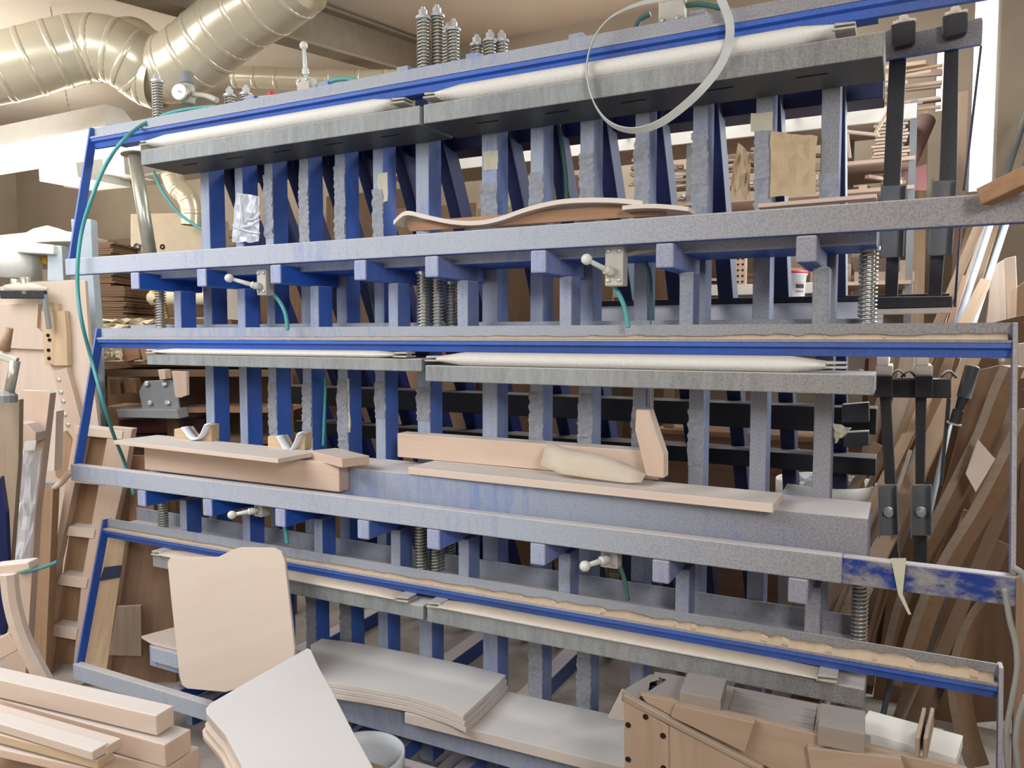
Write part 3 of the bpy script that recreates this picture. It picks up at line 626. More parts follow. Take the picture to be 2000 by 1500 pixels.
for px in (([(737, 340), (757, 336), (757, 392), (738, 400)], 1), ([(944, 296), (972, 293), (972, 330), (944, 334)], 2), ([(1466, 222), (1510, 218), (1508, 255), (1466, 258)], 3)):
    one(crumple('tape_patch', px[0], ('Y', 2.697), 'tape', .004, 5, seed=px[1] + 20), ('patch of old tape on the sixth post from the left', 'square patch of old tape on the eighth post from the left', 'wide patch of old tape near the top of the second post from the right')[px[1] - 1], 'tape')
# strap loop hung over the top beam
c = [(1405, -8), (1424, 40), (1423, 85), (1405, 130), (1370, 175), (1330, 212), (1290, 240), (1250, 254), (1215, 252), (1185, 236), (1162, 205), (1149, 165), (1147, 120), (1160, 75), (1185, 40), (1220, 18), (1262, 4), (1310, -4), (1360, -10)]
pts = [hit(x, y, ('Y', 2.42 if y > 60 else 2.44)) for x, y in c]; pts = curve_pts(pts + [pts[0]], 4)[:-1]
g = B(); n = len(pts); rows = []
for i, p in enumerate(pts):
    u = i / n; d = (pts[(i + 1) % n] - pts[i - 1]).normalized(); nn = d.cross(V((0, 1, 0))).normalized()
    tw = .25 + .95 * (math.cos(2 * math.pi * (u - .06)) * .5 + .5); wv = (V((0, 1, 0)) * math.cos(tw) + nn * math.sin(tw)) * .013; tn = d.cross(wv).normalized() * .0018
    g.v += [p - wv - tn, p + wv - tn, p + wv + tn, p - wv + tn]
for i in range(n):
    j = (i + 1) % n
    for q in range(4): g.f.append([i * 4 + q, i * 4 + (q + 1) % 4, j * 4 + (q + 1) % 4, j * 4 + q])
one(g.build('strap_loop', 'strap'), 'pale stiff strap bent into a loop and hung over the top beam', 'strap')

# --- middle table
jig = thing('cradle_jig', 'thin board with two notched blocks at the left end of the middle table', 'jig', hit(420, 875, ('Z', 1.40)))
zj = 1.40
slab('base_board', (222, 860), (543, 896), (276, 846), zj, .018, 'beech_w', jig)
for pts in ([(340, 868), (340, 838), (362, 834), (371, 847), (380, 856), (391, 856), (400, 846), (408, 829), (413, 829), (413, 863), (384, 868)], [(523, 884), (523, 852), (548, 851), (556, 866), (566, 880), (573, 880), (583, 862), (589, 846), (595, 845), (595, 878), (568, 888)]):
    b = board('cradle_block', pts, ('Y', 2.47), .045, 'pine', jig)
    k = len(pts); ln = [hit(x, y, ('Y', 2.46)) for x, y in pts[2:9]]
    lab(B().tube(curve_pts(ln, 4), .005, 6, ry=.028, upv=(0, 0, 1)).build('liner', 'white_plastic', b, smooth=True), 'white liner in the notch')
one(slab('wood_stick', (605, 880), (668, 896), (628, 868), 1.405, .035, 'beech'), 'short beech stick right of the cradle jig', 'stick')
p0, p1 = hit(287, 889, ('Y', 2.40)), hit(667, 925, ('Y', 2.40)); zt = (p0.z + p1.z) / 2
one(B().box(p0.x, p1.x, 2.385, 2.445, 1.258, 1.372).build('wood_beam', 'beech', xdir=(1, 0, 0), bevel=.003), 'long pale beech beam standing on edge behind the middle rail, left half', 'beam')
for i, (x, y, l) in enumerate(((300, 889, .09), (630, 942, .10), (655, 945, .07))):
    pass
one(slab('veneer_offcut', (582, 908), (640, 909), (632, 896), 1.352, .003, 'ply_white'), 'small white veneer offcut flat on the middle table', 'offcut')
one(slab('wood_plank', (797, 912), (1510, 984), (830, 897), T1 + .028, .028, 'beech_w'), 'long thin beech plank lying along the right half of the middle table', 'plank')
p0, p1 = hit(776, 873, ('Y', 2.62)), hit(1290, 925, ('Y', 2.62))
one(B().quadbox([(p0.x, 2.62, 1.374), (p1.x, 2.60, 1.374), (p1.x, 2.69, 1.374), (p0.x, 2.69, 1.374), (p0.x, 2.62, 1.474), (p1.x, 2.60, 1.474), (p1.x, 2.69, 1.474), (p0.x, 2.69, 1.474)]).build('wood_beam', 'beech', xdir=(1, 0, 0), bevel=.003), 'square beech beam behind the thin plank on the middle table', 'beam')
one(board('chair_bracket', [(1242, 800), (1268, 801), (1284, 850), (1297, 888), (1297, 934), (1262, 930), (1250, 880), (1240, 840)], ('Y', 2.52), .055, 'beech', bevel=.004), 'angled beech chair bracket standing at the right end of the beam', 'bracket')
a = [(1070, 862), (1110, 876), (1150, 882), (1190, 893), (1230, 908), (1265, 925)]; b2 = [(1055, 908), (1095, 925), (1140, 932), (1185, 938), (1225, 943), (1252, 942)]
rows = []
for (x, y), (x2, y2) in zip(a, b2):
    A, Bq = hit(x, y, ('Y', 2.53)), hit(x2, y2, ('Z', T1 + .032)); Bq = hit(x2, y2, ('Y', 2.475)); rows.append([A, A.lerp(Bq, .35) + V((0, -.006, .004)), A.lerp(Bq, .7) + V((0, -.002, 0)), Bq])
one(B().sheet(rows, .003, (0, .6, -.6)).build('board_scrap', 'kraft', smooth=True), 'torn curled grey cardboard scrap draped over the beech beam', 'cardboard')

# --- lower table
T2 = .40
one(slab('wood_plank', (790, 1392), (1222, 1500), (990, 1350), T2 + .04, .04, 'ply_white'), 'wide dusty plank along the right half of the lower table', 'plank')
def curved(i):
    k = 2 - i; out = [(606, 1260), (628, 1247), (700, 1256), (800, 1275), (900, 1296), (988, 1318), (965, 1342), (905, 1398), (870, 1382), (800, 1360), (720, 1345), (622, 1330)]
    o = V((.006 * k, -.002 * k, -.0205 * k)); pts = [hit(x, y, ('Z', T2 + .104)) + o for x, y in out]
    return B().prism(pts, (0, 0, -.0185)).build('curved_plywood', 'ply_white', xdir=pts[5] - pts[1], bevel=.001)
for i, nm in enumerate(('lowest', 'middle', 'topmost')): one(curved(i), nm + ' of three curved plywood panels stacked on the lower table', 'panel', 'curved panels on the lower table')
# seat-back sheet leaning on the press
pl = (hit(450, 1340, ('Y', 2.24)), V((0, -1, .10)))
one(board('plywood_seat_back', [(331, 1091), (336, 1088), (425, 1088), (438, 1082), (452, 1074), (470, 1069), (535, 1070), (549, 1078), (556, 1095), (562, 1150), (575, 1265), (575, 1300), (560, 1318), (440, 1352), (365, 1345), (355, 1338), (350, 1320), (333, 1160), (327, 1098)], pl, .012, 'ply', bevel=.002), 'pale plywood seat back with a raised rounded corner leaning on the lower rail', 'plywood')
one(board('plywood_offcut', [(276, 1242), (350, 1222), (352, 1268), (296, 1254)], ('Z', .42), .012, 'ply'), 'triangular plywood offcut lying left of the seat back', 'offcut')
one(B().box(hit(294, 1260, ('Y', 2.40)).x, -2.72, 2.40, 2.52, .335, .405).build('painted_block', 'blue_bar', bevel=.003), 'blue grey painted block under the triangular offcut', 'block')
# stack of cut sheets in front
def front_sheet(i):
    rr = random.Random(i); o = V((rr.uniform(-.012, .012), rr.uniform(-.012, .012), -.0165 * i)) if i else V((0, 0, 0))
    out = [(402, 1384), (410, 1374), (500, 1322), (600, 1266), (607, 1268), (622, 1302), (650, 1352), (690, 1430), (735, 1510), (760, 1600), (520, 1650), (492, 1560), (470, 1490), (440, 1434), (404, 1394)]
    pts = [hit(x, y, ('Z', .72)) + o for x, y in out]; return B().prism(pts, (0, 0, -.0145)).build('seat_blank', 'ply_white' if i == 0 else 'ply', xdir=pts[3] - pts[0], bevel=.0015)
for i in range(7): one(front_sheet(i), ('topmost white waisted plywood seat blank on the front stack', 'second seat blank from the top of the front stack', 'third seat blank from the top of the front stack', 'fourth seat blank from the top of the front stack', 'fifth seat blank from the top of the front stack', 'sixth seat blank from the top of the front stack', 'bottom seat blank of the front stack')[i], 'plywood', 'waisted seat blanks stacked in front')
c = hit(600, 1560, ('Z', .6)); tr = thing('stacking_stool', 'rough wooden stool carrying the stack of seat blanks', 'stool', (c.x, c.y, 0))
B().box(c.x - .26, c.x + .2, c.y - .2, c.y + .22, .58, .605).build('seat', 'mid_wood', tr)
for sx in (-.22, .13):
    for sy in (-.16, .15): B().box(c.x + sx, c.x + sx + .04, c.y + sy, c.y + sy + .04, 0, .575).build('leg', 'mid_wood', tr)
# bucket
def bucket(name, c, r, h, mat, label, group=None, lid=None, taper=.82):
    t = thing(name, label, 'bucket', c)
    B().lathe(c, [(r * taper, 0), (r * .985, h * .90), (r * 1.0, h * .90), (r * 1.04, h * .91), (r * 1.04, h), (r * .99, h), (r * .97, h * .9), (r * taper * .96, .012), (0, .010)], seg=40).build('body', mat, t, smooth=True)
    return t
c = hit(706, 1470, ('Z', .47)); c.z = 0
bt = bucket('plastic_bucket', c, .140, .47, 'white_plastic', 'pale blue white plastic bucket beside the front stack of seat blanks')
B().tube([c + V((.146 * math.cos(a), .146 * math.sin(a) - .0, .40 - .10 * max(0, math.sin(a + 2.2)))) for a in [k * math.pi / 10 for k in range(-2, 9)]], .0035, 6).build('wire_handle', 'zinc', bt, smooth=True)

# crate of press forms at the right front
Yc = 1.95
cr = thing('press_form_crate', 'big dusty wooden crate of press forms standing under the lower rail at right', 'crate', (-.3, 2.1, 0))
def cb(name, px, t, mat, Y=Yc): return board(name, px, ('Y', Y), t, mat, cr, bevel=.002)
p = hit(1222, 1365, ('Y', Yc)); q = hit(1860, 1495, ('Y', Yc)); ztop = p.z; x0, x1 = p.x, q.x
B().box(x0 + .01, x1, Yc + .022, 2.31, .02, ztop - .07).build('core', 'osb', cr)
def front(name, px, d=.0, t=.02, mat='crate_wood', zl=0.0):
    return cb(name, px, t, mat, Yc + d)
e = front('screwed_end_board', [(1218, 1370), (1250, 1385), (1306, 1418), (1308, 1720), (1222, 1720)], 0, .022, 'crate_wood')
for x, y in ((1227, 1416), (1261, 1400), (1295, 1437), (1227, 1483), (1296, 1500)):
    B().lathe(hit(x, y, ('Y', Yc)), [(.008, -.003), (.008, .0015), (.004, .0005)], (0, -1, 0), 10).build('screw', 'hole', e)
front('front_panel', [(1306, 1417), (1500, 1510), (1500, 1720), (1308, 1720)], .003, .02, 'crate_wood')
lab(cb('slant_edge', [(1218, 1358), (1490, 1502), (1480, 1506), (1218, 1370)], .022, 'pallet', Yc - .004), 'pale slanting edge strip')
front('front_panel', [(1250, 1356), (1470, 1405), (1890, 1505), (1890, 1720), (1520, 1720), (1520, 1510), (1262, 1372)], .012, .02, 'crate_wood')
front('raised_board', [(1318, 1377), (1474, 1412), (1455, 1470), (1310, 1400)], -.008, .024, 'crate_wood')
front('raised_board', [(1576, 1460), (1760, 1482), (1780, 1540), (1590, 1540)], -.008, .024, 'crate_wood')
zt = ztop
def top(name, a, b, c2, z, t, mat): return slab(name, a, b, c2, z, t, mat, cr)
top('top_plank', (1214, 1349), (1248, 1362), (1240, 1305), zt, .03, 'crate_top'); top('top_plank', (1250, 1358), (1330, 1374), (1282, 1312), zt, .03, 'crate_top')
top('top_plank', (1330, 1377), (1418, 1394), (1370, 1330), zt, .03, 'crate_top')
k1 = top('top_block', (1327, 1352), (1408, 1366), (1350, 1314), zt + .045, .05, 'crate_top'); k2 = top('top_block', (1598, 1416), (1690, 1434), (1612, 1374), zt + .045, .05, 'crate_top')
for k in range(4):
    u = k / 4; top('lamella', (1420 + 3 * k, 1393 - 13 * k), (1588 + 2 * k, 1430 - 14 * k), (1424 + 3 * k, 1381 - 13 * k), zt - .02 + .002 * k, .02, 'crate_top')
top('top_plank', (1588, 1436), (1700, 1460), (1610, 1385), zt - .002, .03, 'crate_top')
lab(top('top_plank', (1675, 1425), (1868, 1480), (1690, 1385), zt + .004, .03, 'white'), 'white coated top board')
for x in (1786, 1802):
    B().quadbox([hit(x, 1480, ('Z', zt + .004)), hit(x + 9, 1482, ('Z', zt + .004)), hit(x + 22, 1420, ('Z', zt + .004)), hit(x + 14, 1418, ('Z', zt + .004))] + [v + V((0, 0, .05)) for v in (hit(x, 1480, ('Z', zt + .004)), hit(x + 9, 1482, ('Z', zt + .004)), hit(x + 22, 1420, ('Z', zt + .004)), hit(x + 14, 1418, ('Z', zt + .004)))]).build('fin', 'pallet', cr, bevel=.003)
one(board('veneer_sheet', [(1215, 1345), (1222, 1350), (1222, 1410), (1186, 1402)], ('Y', 2.30), .004, 'ply_white'), 'white veneer corner standing behind the left side of the crate', 'veneer')

# lumber stack, front left
def beam_px(name, a, b, c2, z, t, mat, label): return one(slab(name, a, b, c2, z, t, mat, bevel=.003), label, 'beam', 'squared beech beams stacked at the front left')
beam_px('beech_beam', (-60, 1314), (305, 1398), (-34, 1295), .82, .058, 'beech_w', 'topmost square beech beam of the front left stack')
beam_px('beech_beam', (-60, 1350), (322, 1455), (-20, 1322), .755, .065, 'beech', 'wide beech beam just under the topmost beam of the front left stack')
beam_px('beech_beam', (-60, 1410), (330, 1500), (-10, 1372), .685, .06, 'beech', 'lower wide beech beam of the front left stack, ending near the seat blanks')
for i, (a, b, c2, z, m) in enumerate((((-60, 1395), (180, 1468), (-40, 1376), .775, 'beech_w'), ((-60, 1380), (208, 1458), (-44, 1362), .770, 'beech'), ((-60, 1420), (190, 1485), (-40, 1400), .745, 'pine'), ((-60, 1450), (170, 1500), (-40, 1425), .712, 'beech'))):
    one(slab('beech_batten', a, b, c2, z, .026, m, bevel=.003), ('rounded beech batten lying uppermost in front of the beams', 'beech batten just behind the uppermost rounded batten', 'tan batten beneath the uppermost rounded batten', 'lowest batten at the bottom left corner')[i], 'batten', 'battens at the bottom left')
c = hit(60, 1420, ('Z', .62)); tr = thing('lumber_trestle', 'low wooden trestle under the front left beams', 'trestle', (c.x, c.y, 0))
B().box(c.x - .35, c.x + .55, c.y - .35, c.y + .12, .595, .622).build('top', 'mid_wood', tr)
for sx in (-.3, .45):
    for sy in (-.3, .05): B().box(c.x + sx, c.x + sx + .05, c.y + sy, c.y + sy + .05, 0, .595).build('leg', 'mid_wood', tr)

# chair frame at the left edge
pl = ('D', 2.55); ch = thing('armchair', 'unfinished beech armchair frame at the left edge', 'chair', hit(40, 1400, pl) * 1)
board('armrest', [(-30, 1122), (-20, 1106), (55, 1098), (58, 1112), (20, 1124), (-30, 1142)], pl, .06, 'beech_w', ch, bevel=.005)
pts = [hit(x, y, pl) for x, y in ((18, 1120), (22, 1165), (32, 1210), (48, 1255), (68, 1295), (92, 1340), (120, 1400))]
B().tube(curve_pts(pts, 5), .028, 8, ry=.030).build('curved_leg', 'beech_w', ch)
board('side_rail', [(-30, 1262), (14, 1236), (34, 1262), (34, 1270), (-30, 1306)], pl, .03, 'beech', ch, bevel=.004)

# ------------------------------------------------------------------ left side: boards, rack, machine
pl = ('D', 4.25)
rk = thing('slot_rack', 'narrow upright wooden rack with open pockets leaning beside the press', 'rack', hit(160, 1330, pl))
pr = ('D', 4.22)
board('rail', [(146, 832), (170, 836), (112, 1100), (90, 1330), (72, 1330), (110, 1060)], pr, .06, 'beech', rk)
board('rail', [(213, 834), (258, 838), (240, 950), (200, 1125), (170, 1330), (140, 1330), (160, 1130)], pr, .06, 'beech', rk)
for a in ([(146, 832), (240, 843), (238, 858), (148, 850)], [(150, 925), (205, 932), (203, 948), (147, 943)], [(134, 1028), (186, 1034), (183, 1052), (130, 1046)], [(118, 1122), (172, 1130), (168, 1150), (112, 1142)], [(106, 1220), (152, 1228), (148, 1250), (100, 1242)]):
    board('shelf', a, ('D', 4.215), .09, 'beech_w', rk)
board('back_panel', [(168, 840), (236, 845), (160, 1325), (90, 1325)], ('D', 4.30), .01, 'mid_wood', rk)
one(board('pine_post', [(215, 1045), (246, 1048), (205, 1330), (148, 1330)], ('D', 4.0), .05, 'pine'), 'pine board with a black painted band inside the left end of the press', 'board')
o = board('painted_band', [(203, 1108), (238, 1104), (234, 1128), (194, 1135)], ('D', 3.995), .004, 'print', bpy.data.objects['pine_post'])
one(board('plywood_sheet', [(246, 1040), (345, 1050), (345, 1335), (205, 1335)], ('D', 4.06), .02, 'osb'), 'brown grained plywood panel behind the lower left rail', 'panel')
one(board('dusty_offcut', [(228, 1185), (275, 1183), (276, 1282), (212, 1280)], ('D', 3.97), .02, 'pallet'), 'dusty grey offcut in front of the brown panel', 'offcut')
one(board('brown_plank', [(256, 890), (300, 890), (300, 1045), (250, 1045)], ('D', 4.3), .02, 'oak'), 'brown plank between the rack and the press, middle height', 'plank')
jb = thing('jig_board', 'tall plywood template board with screwed-on blocks at the left', 'board', hit(120, 1330, ('D', 4.6)))
board('panel', [(42, 552), (150, 546), (166, 548), (176, 700), (195, 850), (185, 1050), (60, 1200), (0, 1200), (0, 560)], ('D', 4.6), .03, 'beech_w', jb)
board('plate', [(-20, 595), (75, 592), (72, 640), (84, 650), (86, 683), (18, 680), (-20, 700)], ('D', 4.57), .028, 'beech_w', jb)
for pts, m in (([(83, 590), (110, 592), (110, 610), (84, 610)], 'pine'), ([(80, 608), (105, 610), (105, 712), (88, 712)], 'pine'), ([(105, 608), (126, 607), (130, 650), (132, 714), (104, 714)], 'pine')):
    board('block', pts, ('D', 4.55), .05, m, jb)
k = board('block', [(104, 726), (130, 718), (160, 830), (158, 850), (134, 852)], ('D', 4.55), .05, 'beech', jb)
for x, y in ((115, 742), (119, 766), (124, 784), (127, 810), (133, 830)): B().lathe(hit(x, y, ('D', 4.55)), [(.013, -.004), (.013, .004), (.007, .006)], -FWD, 8).build('screw', 'bolt', k)
k = bpy.data.objects['block.001']
for x, y in ((94, 655), (97, 664), (95, 684), (96, 700)): B().lathe(hit(x, y, ('D', 4.55)), [(.011, -.004), (.011, .003)], -FWD, 8).build('screw', 'hole', k)
def cl_board(name, px, d, t, mat, label, cat='board'): return one(board(name, px, ('D', d), t, mat), label, cat)
cl_board('wide_board', [(0, 783), (38, 780), (36, 900), (20, 1110), (0, 1110), (-30, 1110), (-30, 783)], 3.3, .03, 'pallet', 'wide dusty board at the far left edge below the clamp')
w = cl_board('wrapped_board', [(40, 762), (88, 764), (98, 768), (70, 1000), (50, 1320), (8, 1320), (20, 1000)], 3.6, .05, 'beech', 'tall board partly wrapped in creased plastic film')
o = crumple('film_sheet', [(30, 880), (80, 880), (56, 1110), (14, 1110)], ('D', 3.56), 'film', .015, 10, seed=12); put(o, WM[o.name], w)
cl_board('ply_strip', [(95, 804), (110, 803), (106, 920), (84, 922), (82, 915)], 4.0, .07, 'ply', 'narrow layered plywood strip standing behind the wrapped board', 'strip')
cl_board('dark_upright', [(52, 950), (104, 955), (88, 1330), (46, 1330)], 4.1, .06, 'mid_wood', 'brown timber upright behind the wrapped board')
cl_board('hinged_plate', [(110, 848), (126, 842), (140, 862), (136, 950), (108, 930)], 4.35, .03, 'mid_wood', 'small bolted wooden plate beside the plywood strip', 'plate')
b = cl_board('cut_block', [(34, 825), (52, 828), (70, 845), (69, 862), (48, 862), (44, 880), (32, 876)], 3.5, .08, 'beech', 'small notched block with a white label on the wrapped board', 'block')
board('sticker', [(48, 862), (71, 860), (68, 880), (44, 880)], ('D', 3.49), .002, 'white', b)
cl_board('dark_board', [(-30, 1000), (2, 930), (12, 1000), (20, 1180), (8, 1240), (-30, 1240)], 3.0, .02, 'navy', 'dark blue strip at the extreme left edge', 'panel')
one(hose_line('green_cord', [(40, 1118), (70, 1112), (95, 1104), (112, 1097)], ('D', 3.59), .009, 'teal'), 'short teal cord running behind the chair frame', 'cord')
# clamps on the board
def gclamp(px, d, label, sc=1.0):
    c = hit(*px, ('D', d)); R = V((math.cos(PSI), math.sin(PSI), 0)); t = thing('hand_clamp', label, 'clamp', c)
    return t, c, R
t, c, R = gclamp((50, 575), 4.5, 'black bar clamp dusted white on the template board')
B().bar(c - R * .14, c + R * .12, .05, .03, (0, 0, 1)).build('bar', 'black', t, bevel=.004); B().bar(c + R * .11, c + R * .13 + V((0, 0, -.20)), .03, .02).build('jaw', 'grey', t, bevel=.003)
B().tube([c + V((0, 0, .1)), c], [.03, .02], 10).build('screw_spindle', 'zinc', t, smooth=True)
tag(B().tube([c - R * .12 + V((0, 0, .04)), c - R * .0 + V((0, 0, .045)), c + R * .13 + V((0, 0, .03))], [.015, .032, .010], 8).build('dust_heap', 'dust_pale', t, smooth=True), kind='stuff')
t, c, R = gclamp((18, 712), 3.2, 'steel hand clamp with a wooden handle at the left edge')
B().tube([hit(18, 640, ('D', 3.2)), hit(8, 685, ('D', 3.2))], [.016, .022], 10).build('handle', 'mid_wood', t, smooth=True)
B().bar(hit(-10, 690, ('D', 3.2)), hit(34, 706, ('D', 3.2)), .02, .03).build('bar', 'zinc', t, bevel=.003)
B().tube([hit(30, 704, ('D', 3.2)), hit(18, 765, ('D', 3.2))], .02, 10).build('screw_spindle', 'zinc', t, smooth=True)
B().lathe(hit(8, 772, ('D', 3.2)), [(.05, -.03), (.05, .0), (.03, .02)], seg=14).build('swivel_pad', 'grey', t)
t, c, R = gclamp((118, 945), 4.1, 'long dusty clamp with a curved wooden grip near the rack')
B().bar(hit(70, 945, ('D', 4.12)), hit(108, 948, ('D', 4.12)), .035, .03, (0, 0, 1)).build('bar', 'grey', t, bevel=.003)
B().tube(curve_pts([hit(x, y, ('D', 4.12)) for x, y in ((104, 952), (118, 944), (130, 930), (138, 922))], 4), .018, 8).build('handle', 'beech', t, smooth=True)

# machine post and bench behind
pm = ('D', 5.6)
mc = thing('dust_machine', 'pale enamelled machine with a dusty flat top at far left', 'machine', hit(60, 700, pm))
board('top_plate', [(-20, 461), (96, 449), (142, 453), (140, 472), (98, 471), (-20, 480)], pm, .5, 'machine', mc, bevel=.01)
board('arm', [(30, 470), (104, 478), (104, 497), (32, 493)], ('D', 5.55), .12, 'machine', mc, bevel=.01)
B().tube([hit(20, 478, ('D', 5.7)), hit(22, 545, ('D', 5.7))], .20, 20).build('cylinder_body', 'machine', mc, smooth=True)
board('column', [(92, 478), (120, 480), (124, 549), (92, 549)], ('D', 5.6), .1, 'greyblue', mc, bevel=.006)
B().tube([hit(30, 545, ('D', 5.5)), hit(29, 575, ('D', 5.5))], .03, 10).build('spindle', 'zinc', mc, smooth=True)
board('window_patch', [(64, 498), (90, 502), (90, 516), (66, 510)], ('D', 5.75), .01, 'yellow', mc)
g = B(); pts = [hit(x, y, ('D', 5.75)) for x, y in ((50, 458), (68, 454), (92, 452), (114, 454), (138, 457))]
tag(g.tube(pts, [.01, .03, .045, .03, .01], 8).build('dust_heap', 'dust_pale', mc, smooth=True), kind='stuff')
t = thing('steel_post', 'pale blue grey painted steel post left of the press', 'post', hit(180, 700, ('D', 4.9)))
board('shaft', [(138, 428), (177, 428), (182, 545), (190, 650), (196, 860), (170, 860), (160, 640), (146, 540)], ('D', 4.9), .08, 'greyblue', t, bevel=.004)
board('base_plate', [(158, 1150), (206, 1150), (206, 1165), (158, 1165)], ('D', 4.9), .2, 'greyblue', t)
B().bar(hit(184, 855, ('D', 4.94)), hit(186, 1152, ('D', 4.94)), .08, .08, (1, 0, 0)).build('foot', 'greyblue', t)
# stack of brown sheets: each sheet a thing
N = 34; y0, y1 = 472, 618
for k in range(N):
    r = random.Random(k); ya = y1 - (y1 - y0) * k / N; h = (y1 - y0) / N * .86; dx = r.uniform(-5, 5) + (-24 if ya < 560 else 0); tl = r.uniform(-1, 1)
    A = hit(184, ya, ('D', 5.5)); Bq = hit(244 + dx, ya + tl, ('D', 5.5)); up = V((0, 0, h * 5.5 / 1500))
    d2 = FWD * .55
    one(B().quadbox([A, Bq, Bq + d2, A + d2, A + up, Bq + up, Bq + d2 + up, A + d2 + up]).build('veneer_bundle', 'dark_wood', xdir=Bq - A), 'flat brown veneer sheet in the tall pile behind the pale steel post', 'veneer', 'brown veneer sheets in the tall pile')
t = thing('pile_bench', 'dark low bench carrying the veneer pile', 'bench', hit(240, 750, ('D', 5.6)))
A = hit(184, 618, ('D', 5.45)); Bq = hit(452, 624, ('D', 5.45)); B().quadbox([A - V((0, 0, .04)), Bq - V((0, 0, .04)), Bq - V((0, 0, .04)) + FWD * .8, A - V((0, 0, .04)) + FWD * .8, A, Bq, Bq + FWD * .8, A + FWD * .8]).build('top', 'dark_wood', t)
for q in (A, Bq, A + FWD * .75, Bq + FWD * .75): B().box(q.x - .02, q.x + .03, q.y, q.y + .05, 0, q.z - .04).build('leg', 'dark_wood', t)
one(crumple('dust_cloth', [(186, 618), (310, 628), (310, 652), (186, 652)], ('D', 5.3), 'cloth', .05, 11, .004, seed=31), 'crumpled cream cloth heaped on the bench edge', 'cloth')
one(crumple('dust_cloth', [(205, 676), (236, 678), (240, 702), (205, 702)], ('D', 4.9), 'cloth', .03, 8, .004, seed=33), 'small crumpled grey cloth under the middle rail at left', 'cloth')
t = thing('yellow_level', 'yellow lever bar standing behind the left springs', 'tool', hit(315, 640, ('D', 5.55)))
board('bar', [(294, 560), (312, 560), (328, 625), (314, 625)], ('D', 5.55), .03, 'yellow', t); B().lathe(hit(303, 588, ('D', 5.55)), [(.012, 0), (.012, .004)], -FWD, 10).build('hole', 'hole', t)
t = thing('fabric_hose', 'pale ribbed fabric hose lying behind the left posts', 'hose', hit(345, 580, ('D', 5.6)))
g = B(); a, b2 = hit(290, 582, ('D', 5.6)), hit(405, 576, ('D', 5.6)); b2.z = a.z; n = 60
g.tube([a.lerp(b2, k / n) for k in range(n + 1)], [.035 if k < 3 else .052 + .004 * (k % 2) for k in range(n + 1)], 12).build('tube', 'cloth', t, smooth=True)
zb = hit(184, 618, ('D', 5.45)).z; m = (a + b2) / 2; one(B().box(m.x - .16, m.x + .16, m.y - .06, m.y + .12, zb, a.z - .05).build('wood_block', 'dark_wood', bevel=.003), 'dark block under the ribbed fabric hose on the bench', 'block')
# shelf with tools behind left posts
t = thing('tool_shelf', 'rough brown shelf boards behind the left end of the press', 'shelf', hit(300, 850, ('D', 5.0)))
def shf(px, z, dep, th, m): A, Bq = hit(*px[0], ('D', 5.0)), hit(*px[1], ('D', 5.0)); Bq.z = A.z; return B().quadbox([A - V((0, 0, th)), Bq - V((0, 0, th)), Bq + FWD * dep - V((0, 0, th)), A + FWD * dep - V((0, 0, th)), A, Bq, Bq + FWD * dep, A + FWD * dep]).build('shelf_board', m, t, xdir=Bq - A)
shf(((192, 706), (560, 706)), 0, .4, .02, 'pallet'); shf(((192, 722), (560, 722)), 0, .4, .045, 'dark_wood'); shf(((188, 797), (276, 797)), 0, .38, .03, 'mid_wood'); shf(((345, 797), (560, 797)), 0, .38, .03, 'oak')
board('shade_backing', [(188, 690), (560, 690), (560, 1100), (188, 1100)], ('D', 5.42), .02, 'dark_wood', t)  # dark panel added to stand for the shade behind the shelf
shf(((188, 858), (560, 858)), 0, .4, .03, 'dark_wood')
for x in (190, 330, 555): q = hit(x, 740, ('D', 5.05)); B().box(q.x - .03, q.x + .03, q.y, q.y + .05, 0, q.z + .05).build('leg', 'dark_wood', t)
t = thing('steel_bracket', 'grey steel angle bracket with four bolts on the tool shelf', 'bracket', hit(310, 815, ('D', 4.9)))
w = board('web', [(271, 765), (282, 744), (332, 742), (345, 760), (350, 798), (278, 800)], ('D', 4.9), .02, 'grey', t, bevel=.003)
board('foot_plate', [(226, 800), (345, 800), (350, 818), (230, 815)], ('D', 4.85), .15, 'grey', t, bevel=.003)
for x, y in ((288, 750), (322, 750), (294, 787), (328, 786)): B().lathe(hit(x, y, ('D', 4.9)), [(.018, 0), (.018, .014), (.012, .02)], -FWD, 6).build('bolt', 'bolt', w)
one(board('drilled_batten', [(335, 725), (364, 726), (365, 772), (352, 777), (342, 775)], ('D', 4.8), .04, 'beech'), 'short drilled batten leaning on the steel bracket', 'batten')
for i, (px, m, l) in enumerate((([(308, 722), (322, 722), (324, 740), (312, 742)], 'beech', 'small wood chip on the bracket'), ([(214, 740), (228, 740), (232, 770), (216, 770)], 'dark_wood', 'dark block left of the steel bracket'), ([(244, 740), (262, 740), (268, 768), (248, 766)], 'dark_wood', 'dark block just left of the bracket web'), ([(232, 678), (268, 676), (270, 700), (242, 708)], 'oak', 'brown board end under the left end of the middle rail'), ([(270, 676), (292, 676), (292, 700), (280, 706)], 'mid_wood', 'brown offcut beside the left hose end'))):
    one(board('offcut', px, ('D', 4.85 + .03 * i), .08, m), l, 'offcut')
one(board('red_casing', [(232, 820), (400, 818), (400, 846), (232, 846)], ('D', 5.2), .2, 'maroon'), 'dark red machine casing under the tool shelf', 'machine')
one(board('carton', [(255, 418), (400, 415), (400, 500), (255, 500)], ('D', 5.9), .5, 'kraft'), 'large pale carton with a printed logo at the back', 'box'); crt = bpy.data.objects['carton']
pc = ('D', 5.897)
B().tube([hit(267 + 5.5 * math.cos(a), 482 + 6 * math.sin(a), pc) for a in [k * math.pi / 10 for k in range(20)]], .004, 5, closed=True).build('logo_ring', 'print', crt)
